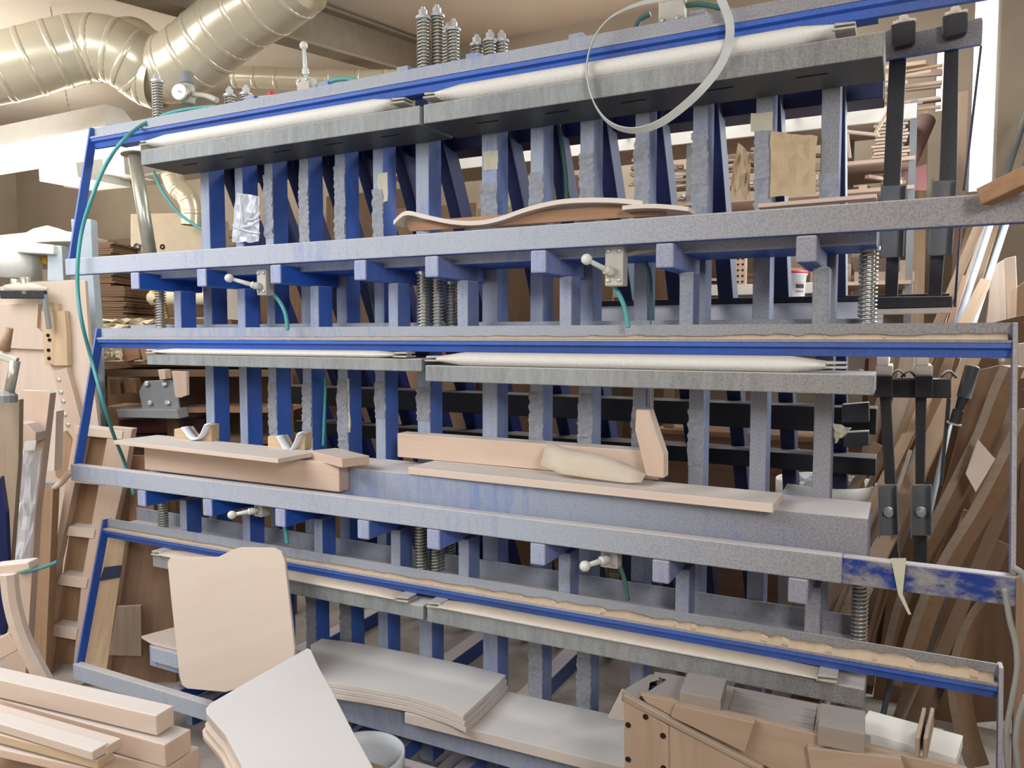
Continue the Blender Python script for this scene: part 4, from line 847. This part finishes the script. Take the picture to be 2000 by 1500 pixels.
B().tube([hit(267 + 2.6 * math.cos(a), 482 + 3.2 * math.sin(a), pc) for a in [math.pi * (.25 + k / 8) for k in range(13)]], .003, 5).build('logo_mark', 'print', crt)
tx = bpy.data.curves.new('logo_text', 'FONT'); tx.body = 'M'; tx.size = .055; tx.extrude = .001; o = bpy.data.objects.new('logo_curve', tx); COL.objects.link(o); tx.materials.append(M['print'])
bpy.context.view_layer.update(); me = bpy.data.meshes.new_from_object(o.evaluated_get(bpy.context.evaluated_depsgraph_get())); bpy.data.objects.remove(o); o = bpy.data.objects.new('logo_text', me); COL.objects.link(o)
put(o, Matrix.Translation(hit(273, 487, pc)) @ Matrix.Rotation(PSI, 4, 'Z') @ Matrix.Rotation(math.pi / 2, 4, 'X'), crt)
B().tube([hit(317 + 3.5 * math.cos(a), 482 + 4 * math.sin(a), pc) for a in [k * math.pi / 6 for k in range(12)]], .006, 5, closed=True).build('handhold', 'hole', crt)
# leaning pipe with flange
t = thing('grey_pipe', 'dusty grey pipe leaning behind the upper left corner of the press', 'pipe', hit(300, 500, ('Y', 2.85)))
B().tube([hit(262, 300, ('Y', 2.85)), hit(294, 500, ('Y', 2.85))], .034, 16).build('tube', 'zinc', t, smooth=True)
B().lathe(hit(262, 302, ('Y', 2.85)), [(.07, 0), (.068, .006), (.04, .01)], (-.1, 0, 1), 14).build('flange', 'zinc', t)

# ------------------------------------------------------------------ up left: ducts and lamps
def duct(name, px, planes, r, label, rings=7, mat='duct', cat='duct'):
    pts = curve_pts([hit(x, y, ('D', d)) for (x, y), d in zip(px, planes)], 7); t = thing(name, label, cat, pts[0])
    B().tube(pts, r, 28, cap=False).build('pipe', mat, t, smooth=True, fixn=False)
    k = max(1, len(pts) // rings)
    for i in range(1, len(pts) - 1, k):
        d = (pts[i + 1] - pts[i - 1]).normalized()
        rr = r if not isinstance(r, list) else r[i]
        B().tube([pts[i] - d * .016, pts[i] - d * .008, pts[i] + d * .008, pts[i] + d * .016], [rr * 1.0, rr * 1.018, rr * 1.018, rr * 1.0], 28).build('seam', mat, t, smooth=True, fixn=False)
    return t
duct('spiral_duct', [(-120, 150), (-40, 140), (40, 125), (110, 106), (165, 95), (215, 98), (255, 118), (285, 142), (318, 155)], [4.0, 4.05, 4.1, 4.15, 4.2, 4.22, 4.25, 4.3, 4.3], .172, 'big galvanised duct coming in from the left and bending down to the joint', 11)
duct('spiral_duct', [(250, 95), (290, 125), (330, 135), (375, 110), (420, 72), (475, 30), (530, -5), (585, -48)], [4.5, 4.4, 4.3, 4.25, 4.2, 4.1, 4.0, 3.9], .180, 'big galvanised duct rising from the joint to the upper right', 10)
duct('thin_duct', [(455, 150), (520, 152), (600, 155), (700, 157), (790, 158), (860, 160)], [5.6] * 6, .075, 'thin horizontal galvanised duct behind the top of the press', 9)
duct('thin_duct', [(335, 340), (345, 365), (365, 385), (374, 412), (374, 440)], [5.75] * 5, .075, 'short bent galvanised branch pipe above the pale carton', 4)
def lamp(name, a, b, d, label, hw):
    A, Bq = hit(*a, ('D', d)), hit(*b, ('D', d)); Bq = V((Bq.x, A.y + 0, A.z)); t = thing(name, label, 'lamp', (A + Bq) / 2)
    x0, x1, y, z = A.x, Bq.x, A.y, A.z
    g = B(); g.quadbox([(x0, y - .13, z), (x1, y - .13, z), (x1, y + .13, z), (x0, y + .13, z), (x0, y - .05, z + hw), (x1, y - .05, z + hw), (x1, y + .05, z + hw), (x0, y + .05, z + hw)]); g.build('housing', 'white', t, bevel=.004)
    B().box(x0 + .02, x1 - .02, y - .145, y - .13, z - .05, z + .06).build('diffuser', 'tube', t, bevel=.004)
    for yy in (-.06, .06): B().tube([(x0 + .02, y + yy, z - .015), (x1 - .02, y + yy, z - .015)], .018, 10).build('tube', 'tube', t, smooth=True)
    return t, A, Bq
P0 = hit(200, 258, ('Y', 3.0)); lt = thing('strip_lamp', 'lit white fluorescent strip lamp hanging by a chain at upper left', 'lamp', (P0.x - .9, 3.0, P0.z))
x1 = hit(214, 258, ('Y', 3.0)).x; z = P0.z; x0 = x1 - 2.6
B().quadbox([(x0, 2.98, z + .02), (x1, 2.98, z + .02), (x1, 3.24, z + .02), (x0, 3.24, z + .02), (x0, 3.05, z + .18), (x1 - .10, 3.05, z + .18), (x1 - .10, 3.17, z + .18), (x0, 3.17, z + .18)]).build('housing', 'white', lt, bevel=.004)
B().box(x0 + .02, x1 - .03, 2.965, 3.23, z - .075, z + .018).build('diffuser', 'tube', lt, bevel=.01)
c0 = hit(137, 232, ('Y', 3.1)); c1 = V((hit(98, 0, ('Y', 3.1)).x, 3.1, zc(3.1) - .005)); c0.z = z + .17; n = 44
for k in range(n):
    a = c0.lerp(c1, k / n); b2 = c0.lerp(c1, (k + .8) / n); m = (a + b2) / 2; L = (b2 - a).length / 2; d = (b2 - a).normalized(); sd = V((1, 0, 0)) if k % 2 else V((0, 1, 0))
    B().tube([m + d * L * math.cos(q * math.pi / 4) + sd * L * .45 * math.sin(q * math.pi / 4) for q in range(8)], .003, 4, closed=True).build('chain_link', 'zinc', lt)
t = thing('air_hood', 'pale sheet-metal hood box under the strip lamp', 'hood', hit(150, 330, ('Y', 4.2)))
board('side', [(73, 300), (146, 300), (152, 346), (77, 354)], ('Y', 4.2), .5, 'machine', t, bevel=.004)
board('lip', [(152, 296), (240, 292), (244, 340), (152, 341)], ('Y', 4.45), .3, 'machine', t, bevel=.004)
B().box(hit(60, 300, ('Y', 4.3)).x, hit(330, 300, ('Y', 4.3)).x, 4.6, 4.9, hit(240, 345, ('Y', 4.6)).z - .02, hit(240, 345, ('Y', 4.6)).z).build('tray', 'rafter', t)

# ------------------------------------------------------------------ shelving with offcuts behind the press
sh = thing('storage_rack', 'tall white-edged shelving rack full of offcuts behind the press', 'shelving', (-1.5, 5.0, 0))
SY0, SY1, SX0, SX1 = 4.70, 5.35, -3.6, .04
SHZ = [(3.115, .075), (2.845, .02), (2.69, .02), (2.18, .06)]
for zz, th in SHZ:
    B().box(SX0 if th > .05 else (-1.6 if zz < 2.8 else -.35), SX1, SY0 + .02, SY1, zz - .02, zz).build('shelf_board', 'beech', sh)
    if th > .05: B().box(SX0, SX1 if zz > 3 else -.30, SY0, SY0 + .02, zz - th, zz + .002).build('front_rail', 'white', sh, bevel=.002)
for x in (SX0, -2.4, -1.2, -.33, SX1 - .03):
    for y in (SY0 + .03, SY1 - .04): B().box(x, x + .035, y, y + .04, 0, 3.14).build('upright', 'grey', sh)
rnd = random.Random(11)
def heap(n, xs, z0, lmin, lmax, layers, group, label, mats, y0=SY0 + .03, dz=.02, tilt=.25, name='offcut', yy=.3):
    for i in range(n):
        x = rnd.uniform(*xs); ly = int(i * layers / n); L = rnd.uniform(lmin, lmax); y = y0 + rnd.uniform(0, yy) ; z = z0 + .012 + ly * dz + rnd.uniform(0, .004)
        a = rnd.uniform(-tilt, tilt) + (math.pi / 2 if rnd.random() < .3 else 0); d = V((math.cos(a), math.sin(a), rnd.uniform(-.05, .05)))
        c = V((min(max(x, xs[0] + L / 2 * abs(d.x)), xs[1] - L / 2 * abs(d.x)), y, z)); w, t2 = rnd.uniform(.018, .05), rnd.uniform(.010, .024)
        one(B().bar(c - d * L / 2, c + d * L / 2, w, t2).build(name, rnd.choice(mats), xdir=d), label, 'offcut', group)
WD = ['beech', 'pine', 'beech_w', 'ply', 'oak']
heap(90, (SX0 + .1, -.30), SHZ[0][0], .10, .45, 5, 'offcuts heaped on the top shelf', 'short wood offcut heaped on the white-edged top shelf behind the posts', WD, dz=.04, yy=.16)
heap(26, (-.30, .16), SHZ[0][0], .12, .30, 9, 'offcuts piled at the right end of the top shelf', 'wood offcut in the tall heap at the right end of the top shelf', WD, dz=.030, tilt=.12)
for k in range(11):
    zz = SHZ[1][0] + .012 + .0185 * k; x = -.165 + rnd.uniform(-.012, .012)
    one(B().bar((x, SY0 + .05, zz), (x + .16 + rnd.uniform(-.02, .02), SY0 + .05, zz), .05, .013).build('offcut', rnd.choice(['beech', 'pine', 'beech_w']), xdir=(1, 0, 0)), ('lowest', 'second lowest', 'third lowest', 'fourth lowest', 'fifth lowest', 'middle', 'fifth topmost', 'fourth topmost', 'third topmost', 'second topmost', 'topmost')[k] + ' thin wood strip in the neat pile below the top shelf', 'offcut', 'strips in the neat pile below the top shelf')
for px, m, l in ((((1708, 262), (1741, 208)), 'pine', 'thin lath leaning diagonally beside the neat strip pile'), (((1652, 257), (1717, 264)), 'beech_w', 'pale lath lying across the top of the neat strip pile'), (((1655, 262), (1660, 308)), 'beech', 'short upright stick left of the neat strip pile')):
    one(plank('lath', px[0], ('Y', 4.66), px[1], ('Y', 4.66), .025, .015, m, side=(0, 1, 0)), l, 'lath')
heap(12, (-.28, .0), SHZ[2][0], .07, .14, 4, 'offcuts on the lower right shelf', 'small block offcut jumbled on the lower right shelf', ['beech', 'oak', 'pine'], dz=.03, tilt=.9)
heap(40, (SX0 + .1, -.55), SHZ[3][0], .10, .5, 4, 'offcuts on the middle shelf', 'wood offcut lying on the middle shelf behind the posts', WD, dz=.03)
for i, (x, w, h, m) in enumerate(((-3.2, .35, .4, 'osb'), (-2.75, .3, .55, 'dark_wood'), (-2.3, .4, .42, 'osb'), (-1.9, .22, .5, 'oak'), (-1.55, .3, .36, 'osb'), (-1.15, .26, .3, 'dark_wood'))):
    one(B().box(x, x + w, 4.9, 4.93, SHZ[3][0], SHZ[3][0] + h).build('panel_offcut', m, xdir=(0, 0, 1), bevel=.002), ('wide brown panel', 'tall dark panel', 'second wide brown panel', 'narrow warm brown panel', 'low brown panel', 'lowest dark panel')[i] + ' standing on the middle shelf behind the posts', 'panel')
heap(56, (-1.58, -.32), SHZ[2][0], .12, .5, 9, 'offcuts heaped on the upper middle shelf', 'wood offcut in the tall heap on the shelf just above the upper rail', WD, dz=.034, yy=.2, tilt=.2)
# drilled blocks
for i, x in enumerate((1424, 1446)):
    p, q = hit(x - 10, 500, ('Y', 4.70)), hit(x + 10, 546, ('Y', 4.70)); o = one(B().box(p.x, q.x, 4.70, 4.75, SHZ[3][0], p.z).build('drilled_block', 'beech', xdir=(0, 0, 1), bevel=.002), ('left', 'right')[i] + ' of two pale blocks drilled with rows of holes on the middle shelf', 'block')
    for r in range(5):
        for c in range(2): B().lathe((p.x + (q.x - p.x) * (.28 + .44 * c), 4.6995, SHZ[3][0] + (p.z - SHZ[3][0]) * (.1 + .2 * r)), [(.007, 0), (.007, .001)], (0, -1, 0), 8).build('drill_hole', 'hole', o)
# bench below the middle shelf, bucket, frames
t = thing('work_bench', 'pale workbench behind the right end of the press', 'bench', (-.9, 4.4, 0))
B().box(-1.2, .0, 4.20, 4.60, 2.02, 2.06).build('top', 'beech', t, bevel=.003)
zc2 = hit(1640, 856, ('Y', 4.2)).z
for x in (-1.18, -.14):
    for y in (4.22, 4.53): B().box(x, x + .05, y, y + .05, zc2, 2.02).build('leg', 'mid_wood', t)
c = hit(1540, 592, ('Y', 4.32)); c.z = 2.06
b = bucket('paint_pail', c, .088, .15, 'white_plastic', 'white plastic pail with a red-edged lid and a printed label on the bench', taper=.88)
B().lathe(c + V((0, 0, .148)), [(.094, -.006), (.096, .008), (.088, .012), (.0, .010)], seg=30).build('lid', 'red', b, smooth=True)
for k, (x, y, w, h, m) in enumerate(((.03, .085, .05, .006, 'yellow'), (.03, .065, .045, .022, 'print'), (.03, .045, .05, .006, 'red'))):
    g = B(); rows = [[c + V(((.0845 + .003) * math.cos(a), (.0845 + .003) * math.sin(a), y + s_)) for s_ in (0, h)] for a in [-1.05 + .12 * q for q in range(6)]]; g.sheet(rows, .001, (0, 0, 0.001)).build('label_patch', m, b)
one(board('wall_board', [(1535, 465), (1700, 460), (1700, 600), (1535, 600)], ('Y', 5.42), .02, 'beech_w'), 'pale board standing against the rear wall behind the pail', 'board')
one(board('wall_board', [(1700, 462), (1759, 458), (1757, 600), (1700, 600)], ('Y', 5.40), .02, 'oak'), 'warm brown board right of the pale rear board', 'board')
t = thing('chair_back_frame', 'small wooden chair back frame with drilled rails behind the right spring', 'frame', hit(1690, 590, ('Y', 5.2)))
board('rail', [(1668, 531), (1786, 530), (1786, 550), (1668, 551)], ('Y', 5.2), .03, 'beech', t, bevel=.003)
for px in ([(1668, 551), (1690, 551), (1690, 598), (1668, 598)], [(1762, 550), (1783, 550), (1782, 598), (1762, 598)]): board('leg', px, ('Y', 5.2), .03, 'beech', t, bevel=.003)
k = board('stile', [(1757, 508), (1772, 508), (1772, 532), (1757, 532)], ('Y', 5.2), .03, 'beech', t, bevel=.003)
t = thing('drilled_rails', 'pair of upright drilled wooden rails on a grey strip at the rear wall', 'frame', hit(1600, 590, ('Y', 5.25)))
board('strip', [(1578, 505), (1662, 504), (1662, 520), (1578, 524)], ('Y', 5.27), .02, 'mid_wood', t)
for px in ([(1582, 518), (1600, 518), (1598, 598), (1580, 598)], [(1648, 515), (1662, 515), (1662, 598), (1648, 598)]):
    k = board('stile', px, ('Y', 5.25), .03, 'beech', t, bevel=.003); xx = (px[0][0] + px[1][0]) / 2
    for y in (524, 553, 582): B().lathe(hit(xx, y, ('Y', 5.25)), [(.007, 0), (.007, .001)], (0, -1, 0), 8).build('drill_hole', 'hole', k)
one(board('grey_tile', [(1660, 502), (1734, 500), (1734, 532), (1668, 532)], ('Y', 5.33), .01, 'pallet'), 'grey board behind the small chair back frame', 'board')
# brown cabinet and bin in the dark below
t = thing('brown_cabinet', 'long brown wooden cabinet in the shade behind the rear rails', 'cabinet', (-1.0, 4.4, 0))
p = hit(1640, 856, ('Y', 4.2)); q = hit(1694, 858, ('Y', 4.2))
B().box(-1.2, q.x, 4.23, 4.6, 0.0, p.z - .03).build('body', 'oak', t); B().box(-1.22, q.x + .02, 4.19, 4.62, p.z - .03, p.z).build('top', 'oak', t, bevel=.004)
B().box(-1.21, q.x + .01, 4.20, 4.23, p.z - .11, p.z - .085).build('moulding', 'oak', t, bevel=.006)
for k in range(2): B().box(-1.17 + .56 * k, -1.17 + .56 * k + .54, 4.215, 4.23, .1, p.z - .15).build('door', 'osb', t, bevel=.003)
c = hit(1612, 938, ('Y', 3.72)); h = c.z; c.z = 0; b = bucket('waste_bin', c, .205, h, 'white', 'tall pale waste bin with a crumpled liner behind the right end post', taper=.86)
crumple('bin_liner', [(1545, 925), (1668, 930), (1672, 985), (1555, 975)], ('Y', 3.66), 'film', .03, 9, seed=41); o = bpy.data.objects['bin_liner']; put(o, WM[o.name], b)
one(crumple('paper_scrap', [(1536, 868), (1570, 880), (1570, 912), (1536, 915)], ('Y', 3.9), 'white', .02, 7, .002, seed=42), 'white crumpled paper above the waste bin', 'paper')
one(board('white_board', [(1590, 1090), (1698, 1098), (1690, 1180), (1590, 1170)], ('Y', 3.5), .01, 'ply_white'), 'pale board low behind the right end post', 'board')

# ------------------------------------------------------------------ planks leaning in the right-hand corner
def lean(name, a, b, ya, yb, w, t, m, label, cat='plank', ext=0.0):
    A, Bq = hit(*a, ('Y', ya)), hit(*b, ('Y', yb)); d = (A - Bq).normalized()
    if ext:                                        # carry the foot on down to the floor
        Bq = Bq + (Bq - A) * ((Bq.z - .01) / max(A.z - Bq.z, .01)) if Bq.z > .05 else Bq
    o = B().bar(Bq, A, w, t, (1, 0, 0)).build(name, m, xdir=d, bevel=.002); return one(o, label, cat)
L = [
 ('brown_plank', (1932, 392), (1842, 610), 4.9, 4.5, .045, .03, 'chair_wood', 'brown plank leaning in the right corner just left of the grey tubes'),
 ('pale_plank', (1946, 392), (1868, 610), 4.95, 4.5, .035, .025, 'beech_w', 'pale narrow plank between the brown plank and the first grey tube'),
 ('brown_plank', (1958, 392), (1895, 600), 5.0, 4.55, .035, .03, 'dark_wood', 'dark brown plank between the two grey tubes'),
 ('tan_plank', (1906, 400), (1850, 600), 5.1, 4.8, .03, .02, 'mid_wood', 'thin tan lath leaning left of the brown plank'),
 ('orange_strip', (1885, 540), (1862, 612), 4.5, 4.4, .025, .02, 'oak', 'short orange-brown strip beside the thin tie rod'),
 ('capped_post', (1924, 552), (1880, 640), 4.4, 4.2, .045, .05, 'mid_wood', 'brown squared post with a dusty white end between the tubes'),
 ('tan_board', (1780, 690), (1752, 850), 4.0, 3.8, .085, .02, 'pallet', 'wide tan board with a drilled hole behind the clamp bars'),
 ('brown_plank', (1750, 690), (1690, 900), 4.1, 3.9, .05, .03, 'chair_wood', 'brown plank leaning left of the wide tan board'),
 ('pale_strip', (1822, 690), (1740, 910), 3.9, 3.7, .022, .02, 'mid_wood', 'pale strip crossing between the two clamp bars'),
 ('brown_plank', (1858, 690), (1797, 890), 3.9, 3.7, .038, .035, 'mid_wood', 'rounded brown plank right of the second clamp head'),
 ('orange_plank', (1716, 868), (1664, 960), 3.7, 3.6, .04, .025, 'chair_wood', 'orange-brown plank end beside the waste bin'),
 ('orange_plank', (1735, 880), (1690, 968), 3.75, 3.65, .025, .02, 'chair_wood', 'second orange-brown strip right of the plank end by the waste bin'),
 ('dark_plank', (1840, 690), (1768, 900), 4.0, 3.8, .035, .03, 'dark_wood', 'dark plank behind the right clamp bar'),
 ('dark_plank', (1806, 690), (1715, 930), 4.2, 3.95, .04, .03, 'dark_wood', 'dark plank behind the pale strip'),
 ('thin_lath', (1872, 700), (1800, 930), 3.65, 3.5, .014, .014, 'mid_wood', 'thin lath between the rounded plank and the thin grey tube'),
 ('thin_lath', (1778, 880), (1752, 960), 3.6, 3.5, .014, .014, 'beech', 'thin pale lath between the two lower fork brackets'),
 ('thin_lath', (1776, 960), (1742, 1080), 3.5, 3.4, .016, .014, 'oak', 'thin brown lath showing between the lower fork brackets'),
 ('beech_strip', (1902, 690), (1876, 745), 3.6, 3.5, .06, .03, 'mid_wood', 'squared block end above the black tool handle'),
 ('brown_plank', (1975, 955), (1880, 1180), 3.4, 3.2, .045, .03, 'dark_wood', 'brown plank in the dark right corner beside the right side bar'),
 ('grey_plank', (1898, 1000), (1800, 1290), 3.5, 3.3, .06, .02, 'pallet', 'grey weathered plank between the two curved pieces'),
 ('dark_plank', (1960, 1060), (1850, 1300), 3.5, 3.35, .05, .03, 'dark_wood', 'dark plank low in the right corner'),
]
for q in L: lean(*q, ext=1)
one(board('brown_board', [(1905, 724), (1960, 712), (1940, 800), (1880, 1000), (1820, 1150), (1760, 1300), (1735, 1300), (1850, 930)], ('Y', 3.55), .02, 'osb'), 'wide dark brown board behind the curved pieces at right', 'board')
one(board('grey_board', [(1955, 760), (1985, 740), (1985, 900), (1900, 1010), (1890, 960)], ('Y', 3.38), .015, 'pallet'), 'grey weathered board between the curved piece and the right side bar', 'board')
def curved_piece(px, w, Y, m, label, dep=V((.055, .05, 0))):
    pts = curve_pts([hit(x, y, ('Y', Y)) for x, y in px], 6); n = len(pts)
    def strip(w0, w1, dp, base=V((0, 0, 0))):
        g = B()
        for i, p in enumerate(pts):
            d = (pts[min(i + 1, n - 1)] - pts[max(i - 1, 0)]).normalized(); nn = V((0, 1, 0)).cross(d).normalized()
            if nn.x < 0: nn = -nn
            p = p + base; g.v += [p + nn * w0, p + nn * w1, p + nn * w1 + dp, p + nn * w0 + dp]
        for i in range(n - 1):
            for q in range(4): g.f.append([i * 4 + q, i * 4 + (q + 1) % 4, i * 4 + 4 + (q + 1) % 4, i * 4 + 4 + q])
        g.f.append([0, 1, 2, 3]); g.f.append([4 * n - 4 + q for q in range(4)]); return g
    t = thing('curved_chair_part', label, 'chair part', pts[-1])
    strip(-w / 2, w / 2, dep).build('body', m, t, bevel=.002); lab(strip(-w / 2 - .001, w / 2 + .001, V((0, .004, 0)), V((0, -.005, 0))).build('edge', 'pallet', t), 'paler front edge strip'); return t  # edge strip in a paler wood than the body
curved_piece([(1962, 715), (1938, 770), (1908, 850), (1868, 930), (1830, 1005), (1790, 1085), (1752, 1190), (1725, 1300)], .024, 3.1, 'chair_wood', 'long curved wooden chair part, left of the two in the right corner')
curved_piece([(2000, 800), (1972, 860), (1938, 930), (1900, 1000), (1850, 1080), (1808, 1160), (1776, 1250), (1753, 1340)], .026, 3.05, 'chair_wood', 'long curved wooden chair part, right of the two in the right corner')
curved_piece([(1952, 1140), (1905, 1190), (1875, 1250), (1858, 1330), (1870, 1420), (1895, 1500)], .024, 3.2, 'chair_wood', 'short strongly curved chair part low at the right edge')
for px, Y, m, l in (([(1690, 700), (1800, 690), (1780, 900), (1700, 1380), (1640, 1380)], 4.35, 'dark_wood', 'dark board added for the shade behind the clamp bars'), ([(1800, 680), (1900, 650), (1860, 900), (1800, 1400), (1700, 1400)], 4.3, 'osb', 'dark plywood added for the shade behind the black tool handle'), ([(1900, 640), (2060, 600), (2060, 1400), (1800, 1420), (1860, 900)], 4.2, 'dark_wood', 'broad dark board added for the shade in the right corner')):
    one(board('shade_board', px, ('Y', Y), .02, m), l, 'board')  # dark boards added so the gaps between the planks read as shade
one(board('pale_plate', [(1910, 858), (1944, 897), (1906, 962), (1886, 926)], ('Y', 3.02), .02, 'beech_w'), 'pale angled plate bridging the two curved chair parts', 'plate')
for nm, a, b2, ya, yb3, r, l in (('grey_tube', (2010, 206), (1876, 616), 5.3, 4.4, .016, 'first bluish grey metal tube leaning in the right corner'), ('grey_tube', (2030, 240), (1906, 616), 5.3, 4.4, .015, 'second bluish grey metal tube, nearest the right wall'), ('grey_tube', (1852, 686), (1790, 900), 4.2, 4.0, .013, 'grey metal tube behind the second clamp head'), ('grey_tube', (1888, 686), (1848, 860), 4.0, 3.8, .011, 'thin grey tube left of the black tool handle')):
    A, Bq = hit(*a, ('Y', ya)), hit(*b2, ('Y', yb3)); Bq = Bq + (Bq - A) * ((Bq.z - .01) / (A.z - Bq.z)); one(B().tube([A, Bq], r, 12).build(nm, 'tube_metal', smooth=True), l, 'tube')
t = thing('spindle_tool', 'black handled screw spindle hanging in the right corner', 'tool', hit(1885, 770, ('Y', 3.0)))
a, b2, c2, d2 = [hit(x, y, ('Y', 3.0)) for x, y in ((1900, 714), (1882, 776), (1872, 800), (1864, 826))]
B().lathe(a, [(.018, 0), (.023, .006), (.022, .11), (.025, (b2 - a).length)], b2 - a, 16).build('handle', 'black_grip', t, smooth=True); B().tube([b2, c2], [.018, .012], 12).build('neck', 'black_grip', t); B().tube([c2, d2], .017, 12).build('collar', 'black_grip', t); B().lathe(d2, [(.024, 0), (.024, .006)], d2 - a, 14).build('foot', 'valve', t)
t = thing('wall_peg', 'zinc peg with a knob on the beech block by the right side bar', 'peg', hit(1940, 698, ('Y', 3.3))); B().tube([hit(1932, 697, ('Y', 3.3)), hit(1956, 699, ('Y', 3.3))], .007, 8).build('pin', 'bolt', t); B().lathe(hit(1957, 699, ('Y', 3.3)), [(.013, -.012), (.013, .012)], (0, 0, 1), 10).build('knob', 'bolt', t)
# boards by the window and on the right wall
for i, (px, Y, th, m, l, nm) in enumerate((([(1872, 180), (1892, 176), (1851, 1228), (1833, 1228)], 5.5, .03, 'beech', 'tall beige board standing left of the bright window', 'tall_board'), ([(1785, 250), (1814, 205), (1789, 1262), (1755, 1262)], 5.3, .03, 'pine', 'slanted-topped tan board standing behind the black clamp bar', 'tall_board'), ([(1752, 372), (1778, 330), (1810, 320), (1810, 372)], 5.1, .005, 'pink', 'small pink sheet behind the upper rail', 'pink_sheet'), ([(1766, 380), (1778, 380), (1774, 425), (1764, 425)], 5.1, .005, 'pink', 'lower scrap of pink sheet beside the left fork bracket', 'pink_sheet'), ([(1938, 520), (1962, 506), (1980, 510), (1985, 600), (1950, 640), (1925, 640)], 4.6, .04, 'beech_w', 'pale shaped template standing at the right edge', 'template'), ([(1962, 505), (1984, 500), (1990, 640), (1968, 640)], 4.5, .03, 'beech_w', 'pale upright board beside the shaped template', 'upright_board'), ([(1988, 560), (2040, 520), (2040, 640), (1985, 655)], 4.4, .03, 'mid_wood', 'brown slanted board end at the right edge', 'slanted_board'), ([(1984, 672), (2040, 665), (2040, 720), (1995, 740)], 3.6, .04, 'beech_w', 'pale block end right of the right side bar', 'block_end'), ([(1940, 668), (1975, 664), (1972, 740), (1960, 742)], 3.7, .02, 'pallet', 'grey plate behind the upper corner of the middle frame', 'grey_plate'), ([(2000, 760), (2060, 740), (2060, 1000), (1990, 980)], 3.3, .03, 'dark_wood', 'reddish brown board at the right edge beyond the side bar', 'edge_board'), ([(1985, 1130), (2060, 1100), (2060, 1600), (1975, 1600)], 2.9, .03, 'mid_wood', 'brown board at the lower right corner beyond the rope', 'edge_board'))):
    one(board(nm, px, ('Y', Y), th, m), l, nm.split('_')[-1])
t = thing('fabric_roll', 'dusky rose fabric roll leaning behind the left clamp bar', 'roll', hit(1770, 380, ('Y', 5.0)))
B().tube([hit(1808, 236, ('Y', 5.3)), hit(1735, 400, ('Y', 4.9))], .055, 18).build('roll', 'rose', t, smooth=True)
rp = one(hose_line('rope', [(1978, 1108), (1996, 1120), (2004, 1140)], ('Y', 2.31), .008, 'cable'), 'short grey cord looped over the right end of the bar', 'cord')
one(hose_line('rope', [(1962, 1150), (1972, 1210), (1984, 1260), (1986, 1310), (1976, 1370), (1966, 1430), (1968, 1500), (1972, 1560)], ('Y', 2.30), .007, 'cable'), 'long grey cord hanging down beside the right side bar', 'cord')
one(hose_line('rope', [(2004, 1360), (1990, 1400), (1984, 1450), (1990, 1520)], ('Y', 2.2), .007, 'cable'), 'second grey cord hanging at the lower right edge', 'cord')
# tall dark brown sheets, mostly added to put shade behind the left half
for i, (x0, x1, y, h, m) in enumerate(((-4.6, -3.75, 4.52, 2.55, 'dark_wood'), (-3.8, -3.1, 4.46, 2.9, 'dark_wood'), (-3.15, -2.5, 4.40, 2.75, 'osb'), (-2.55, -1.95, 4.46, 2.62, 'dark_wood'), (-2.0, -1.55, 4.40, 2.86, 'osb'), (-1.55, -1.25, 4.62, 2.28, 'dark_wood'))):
    one(B().quadbox([(x0, y - .06, 0), (x1, y - .06, 0), (x1, y - .04, 0), (x0, y - .04, 0), (x0, y + .03, h), (x1, y + .03, h), (x1, y + .05, h), (x0, y + .05, h)]).build('shade_sheet', m, xdir=(0, 0, 1), bevel=.002), ('first dark', 'second and tallest dark', 'third, reddish', 'fourth, low dark', 'fifth, reddish', 'sixth and lowest dark')[i] + ' sheet from the left in the row added for shade behind the press', 'sheet', 'shade sheets added behind the press')
